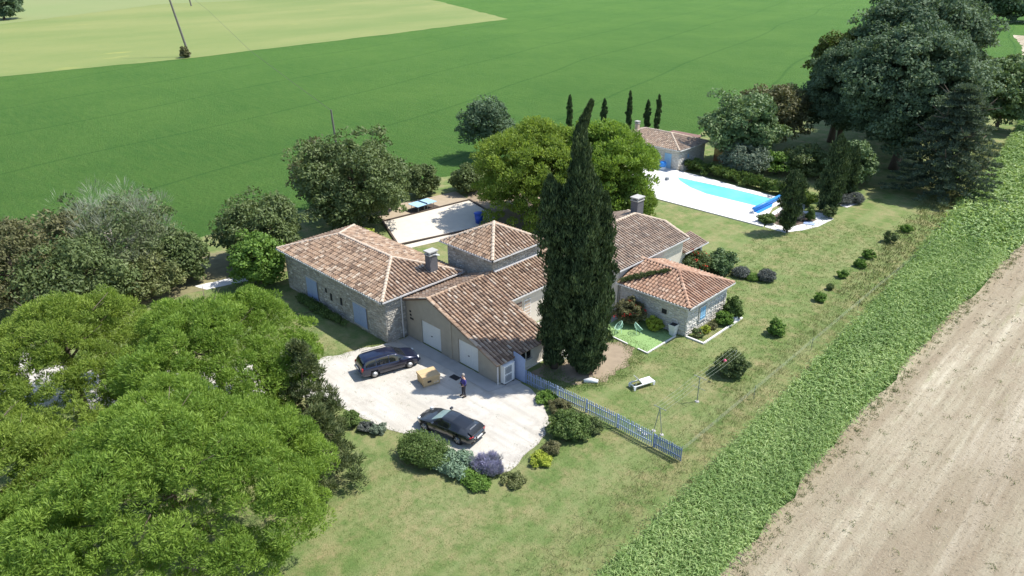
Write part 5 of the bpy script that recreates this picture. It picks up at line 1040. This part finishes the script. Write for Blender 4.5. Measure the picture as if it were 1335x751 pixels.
# ---- table tennis
tt_ = thing('table_tennis_table', 'pale blue table tennis table on the sandy strip behind the house', 'table tennis table', (-64.3, 49.9, .06), rad(91))
for s_ in (-1, 1):
    top_ = MB().obox((s_*.73, 0, .80), (1, 0, 0), (0, 1, 0), (0, 0, 1), .72, .86, .02).build('table_top', M['table'], tt_)
    MB().box(s_*.73-.70, s_*.73+.70, -.012, .012, .821, .823).build('centre_line', M['white'], top_)
    for q in (.25, 1.15):
        for y in (-.6, .6): MB().tube([(s_*q, y, 0), (s_*q, y, .78)], .03, 6).build('leg', M['steel'], tt_)
MB().box(-.01, .01, -.9, .9, .82, .97).build('net', M['grid'], tt_)
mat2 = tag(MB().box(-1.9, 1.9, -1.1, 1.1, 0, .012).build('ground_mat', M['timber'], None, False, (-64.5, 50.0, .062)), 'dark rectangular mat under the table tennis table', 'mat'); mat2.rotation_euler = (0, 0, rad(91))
bb = thing('blue_bin', 'bright blue lidded bin standing at the shaded end of the boules court', 'bin', (-56.2, 51.3, .08)); MB().lathe([(.38, 0), (.50, 1.1)], n=14).build('barrel', M['blueplastic'], bb, True); MB().lathe([(.56, 1.1), (.56, 1.16), (.3, 1.25)], n=14).build('lid', M['blueplastic'], bb, True)
# ---- poles and cable
def pole(label, x, y, h, top, r=.2, arm=True):
    t = thing('utility_pole', label, 'pole', (x, y, 0), 0, 'utility poles standing in the fields'); MB().tube([(0, 0, -.05), (*top, h)], [r, r*.65], 8).build('shaft', M['pole'], t)
    if arm:
        MB().bar((top[0]-.7, top[1]-.7, h-.5), (top[0]+.7, top[1]+.7, h-.5), .14).build('crossarm', M['steel'], t)
        for s_ in (-.6, .6): MB().lathe([(.07, 0), (.09, .1), (.05, .22)], (top[0]+s_, top[1]+s_, h-.45), 8).build('insulator', M['white'], t)
    return t
pole('tall leaning pole on the edge of the pale meadow, a bush at its foot', -212.7, 86.7, 22, (-2.6, -2.6), .34); pole('short pole behind the big round olive green tree', -98.2, 60.1, 5.3, (-.15, -.15), .19, False); pole('distant pole cut by the top edge of the photo', -398, 168, 16, (-1.2, -1.2), .4)
cb = MB().tube([(-98.35, 59.95, 5.2), (-116, 64, 6.8), (-140, 69, 9.5), (-175, 77.5, 14.6), (-215.3, 84.1, 21.6)], .03, 4).build('overhead_cable', M['pole']); tag(cb, 'thin cable from the short pole up to the tall leaning one', 'cable')

# creeper lying across the annexe roof
cv = thing('roof_creeper', 'dark green creeper trailing across the reddish annexe roof', 'creeper', (-32.0, 44.7, 2.6))
g_ = np.random.default_rng(88); u_ = g_.random(75)**.9; Pc = np.c_[u_*2.7+g_.normal(size=75)*.12, u_*2.6+g_.normal(size=75)*.16, .25+u_*.98+g_.uniform(0, .12, 75)]
leafcloud('foliage', *lobes_to_leaves(Pc, g_.uniform(.14, .3, 75)*(1.2-u_*.7), 55, .16, .06, g_, up=.1), L['juniper'], cv)
MB().tube([(.1, -.1, -2.6), (.1, -.1, .35), (1.3, 1.25, .85), (2.6, 2.5, 1.30)], [.06, .05, .03, .015], 6).build('stem', M['bark'], cv)
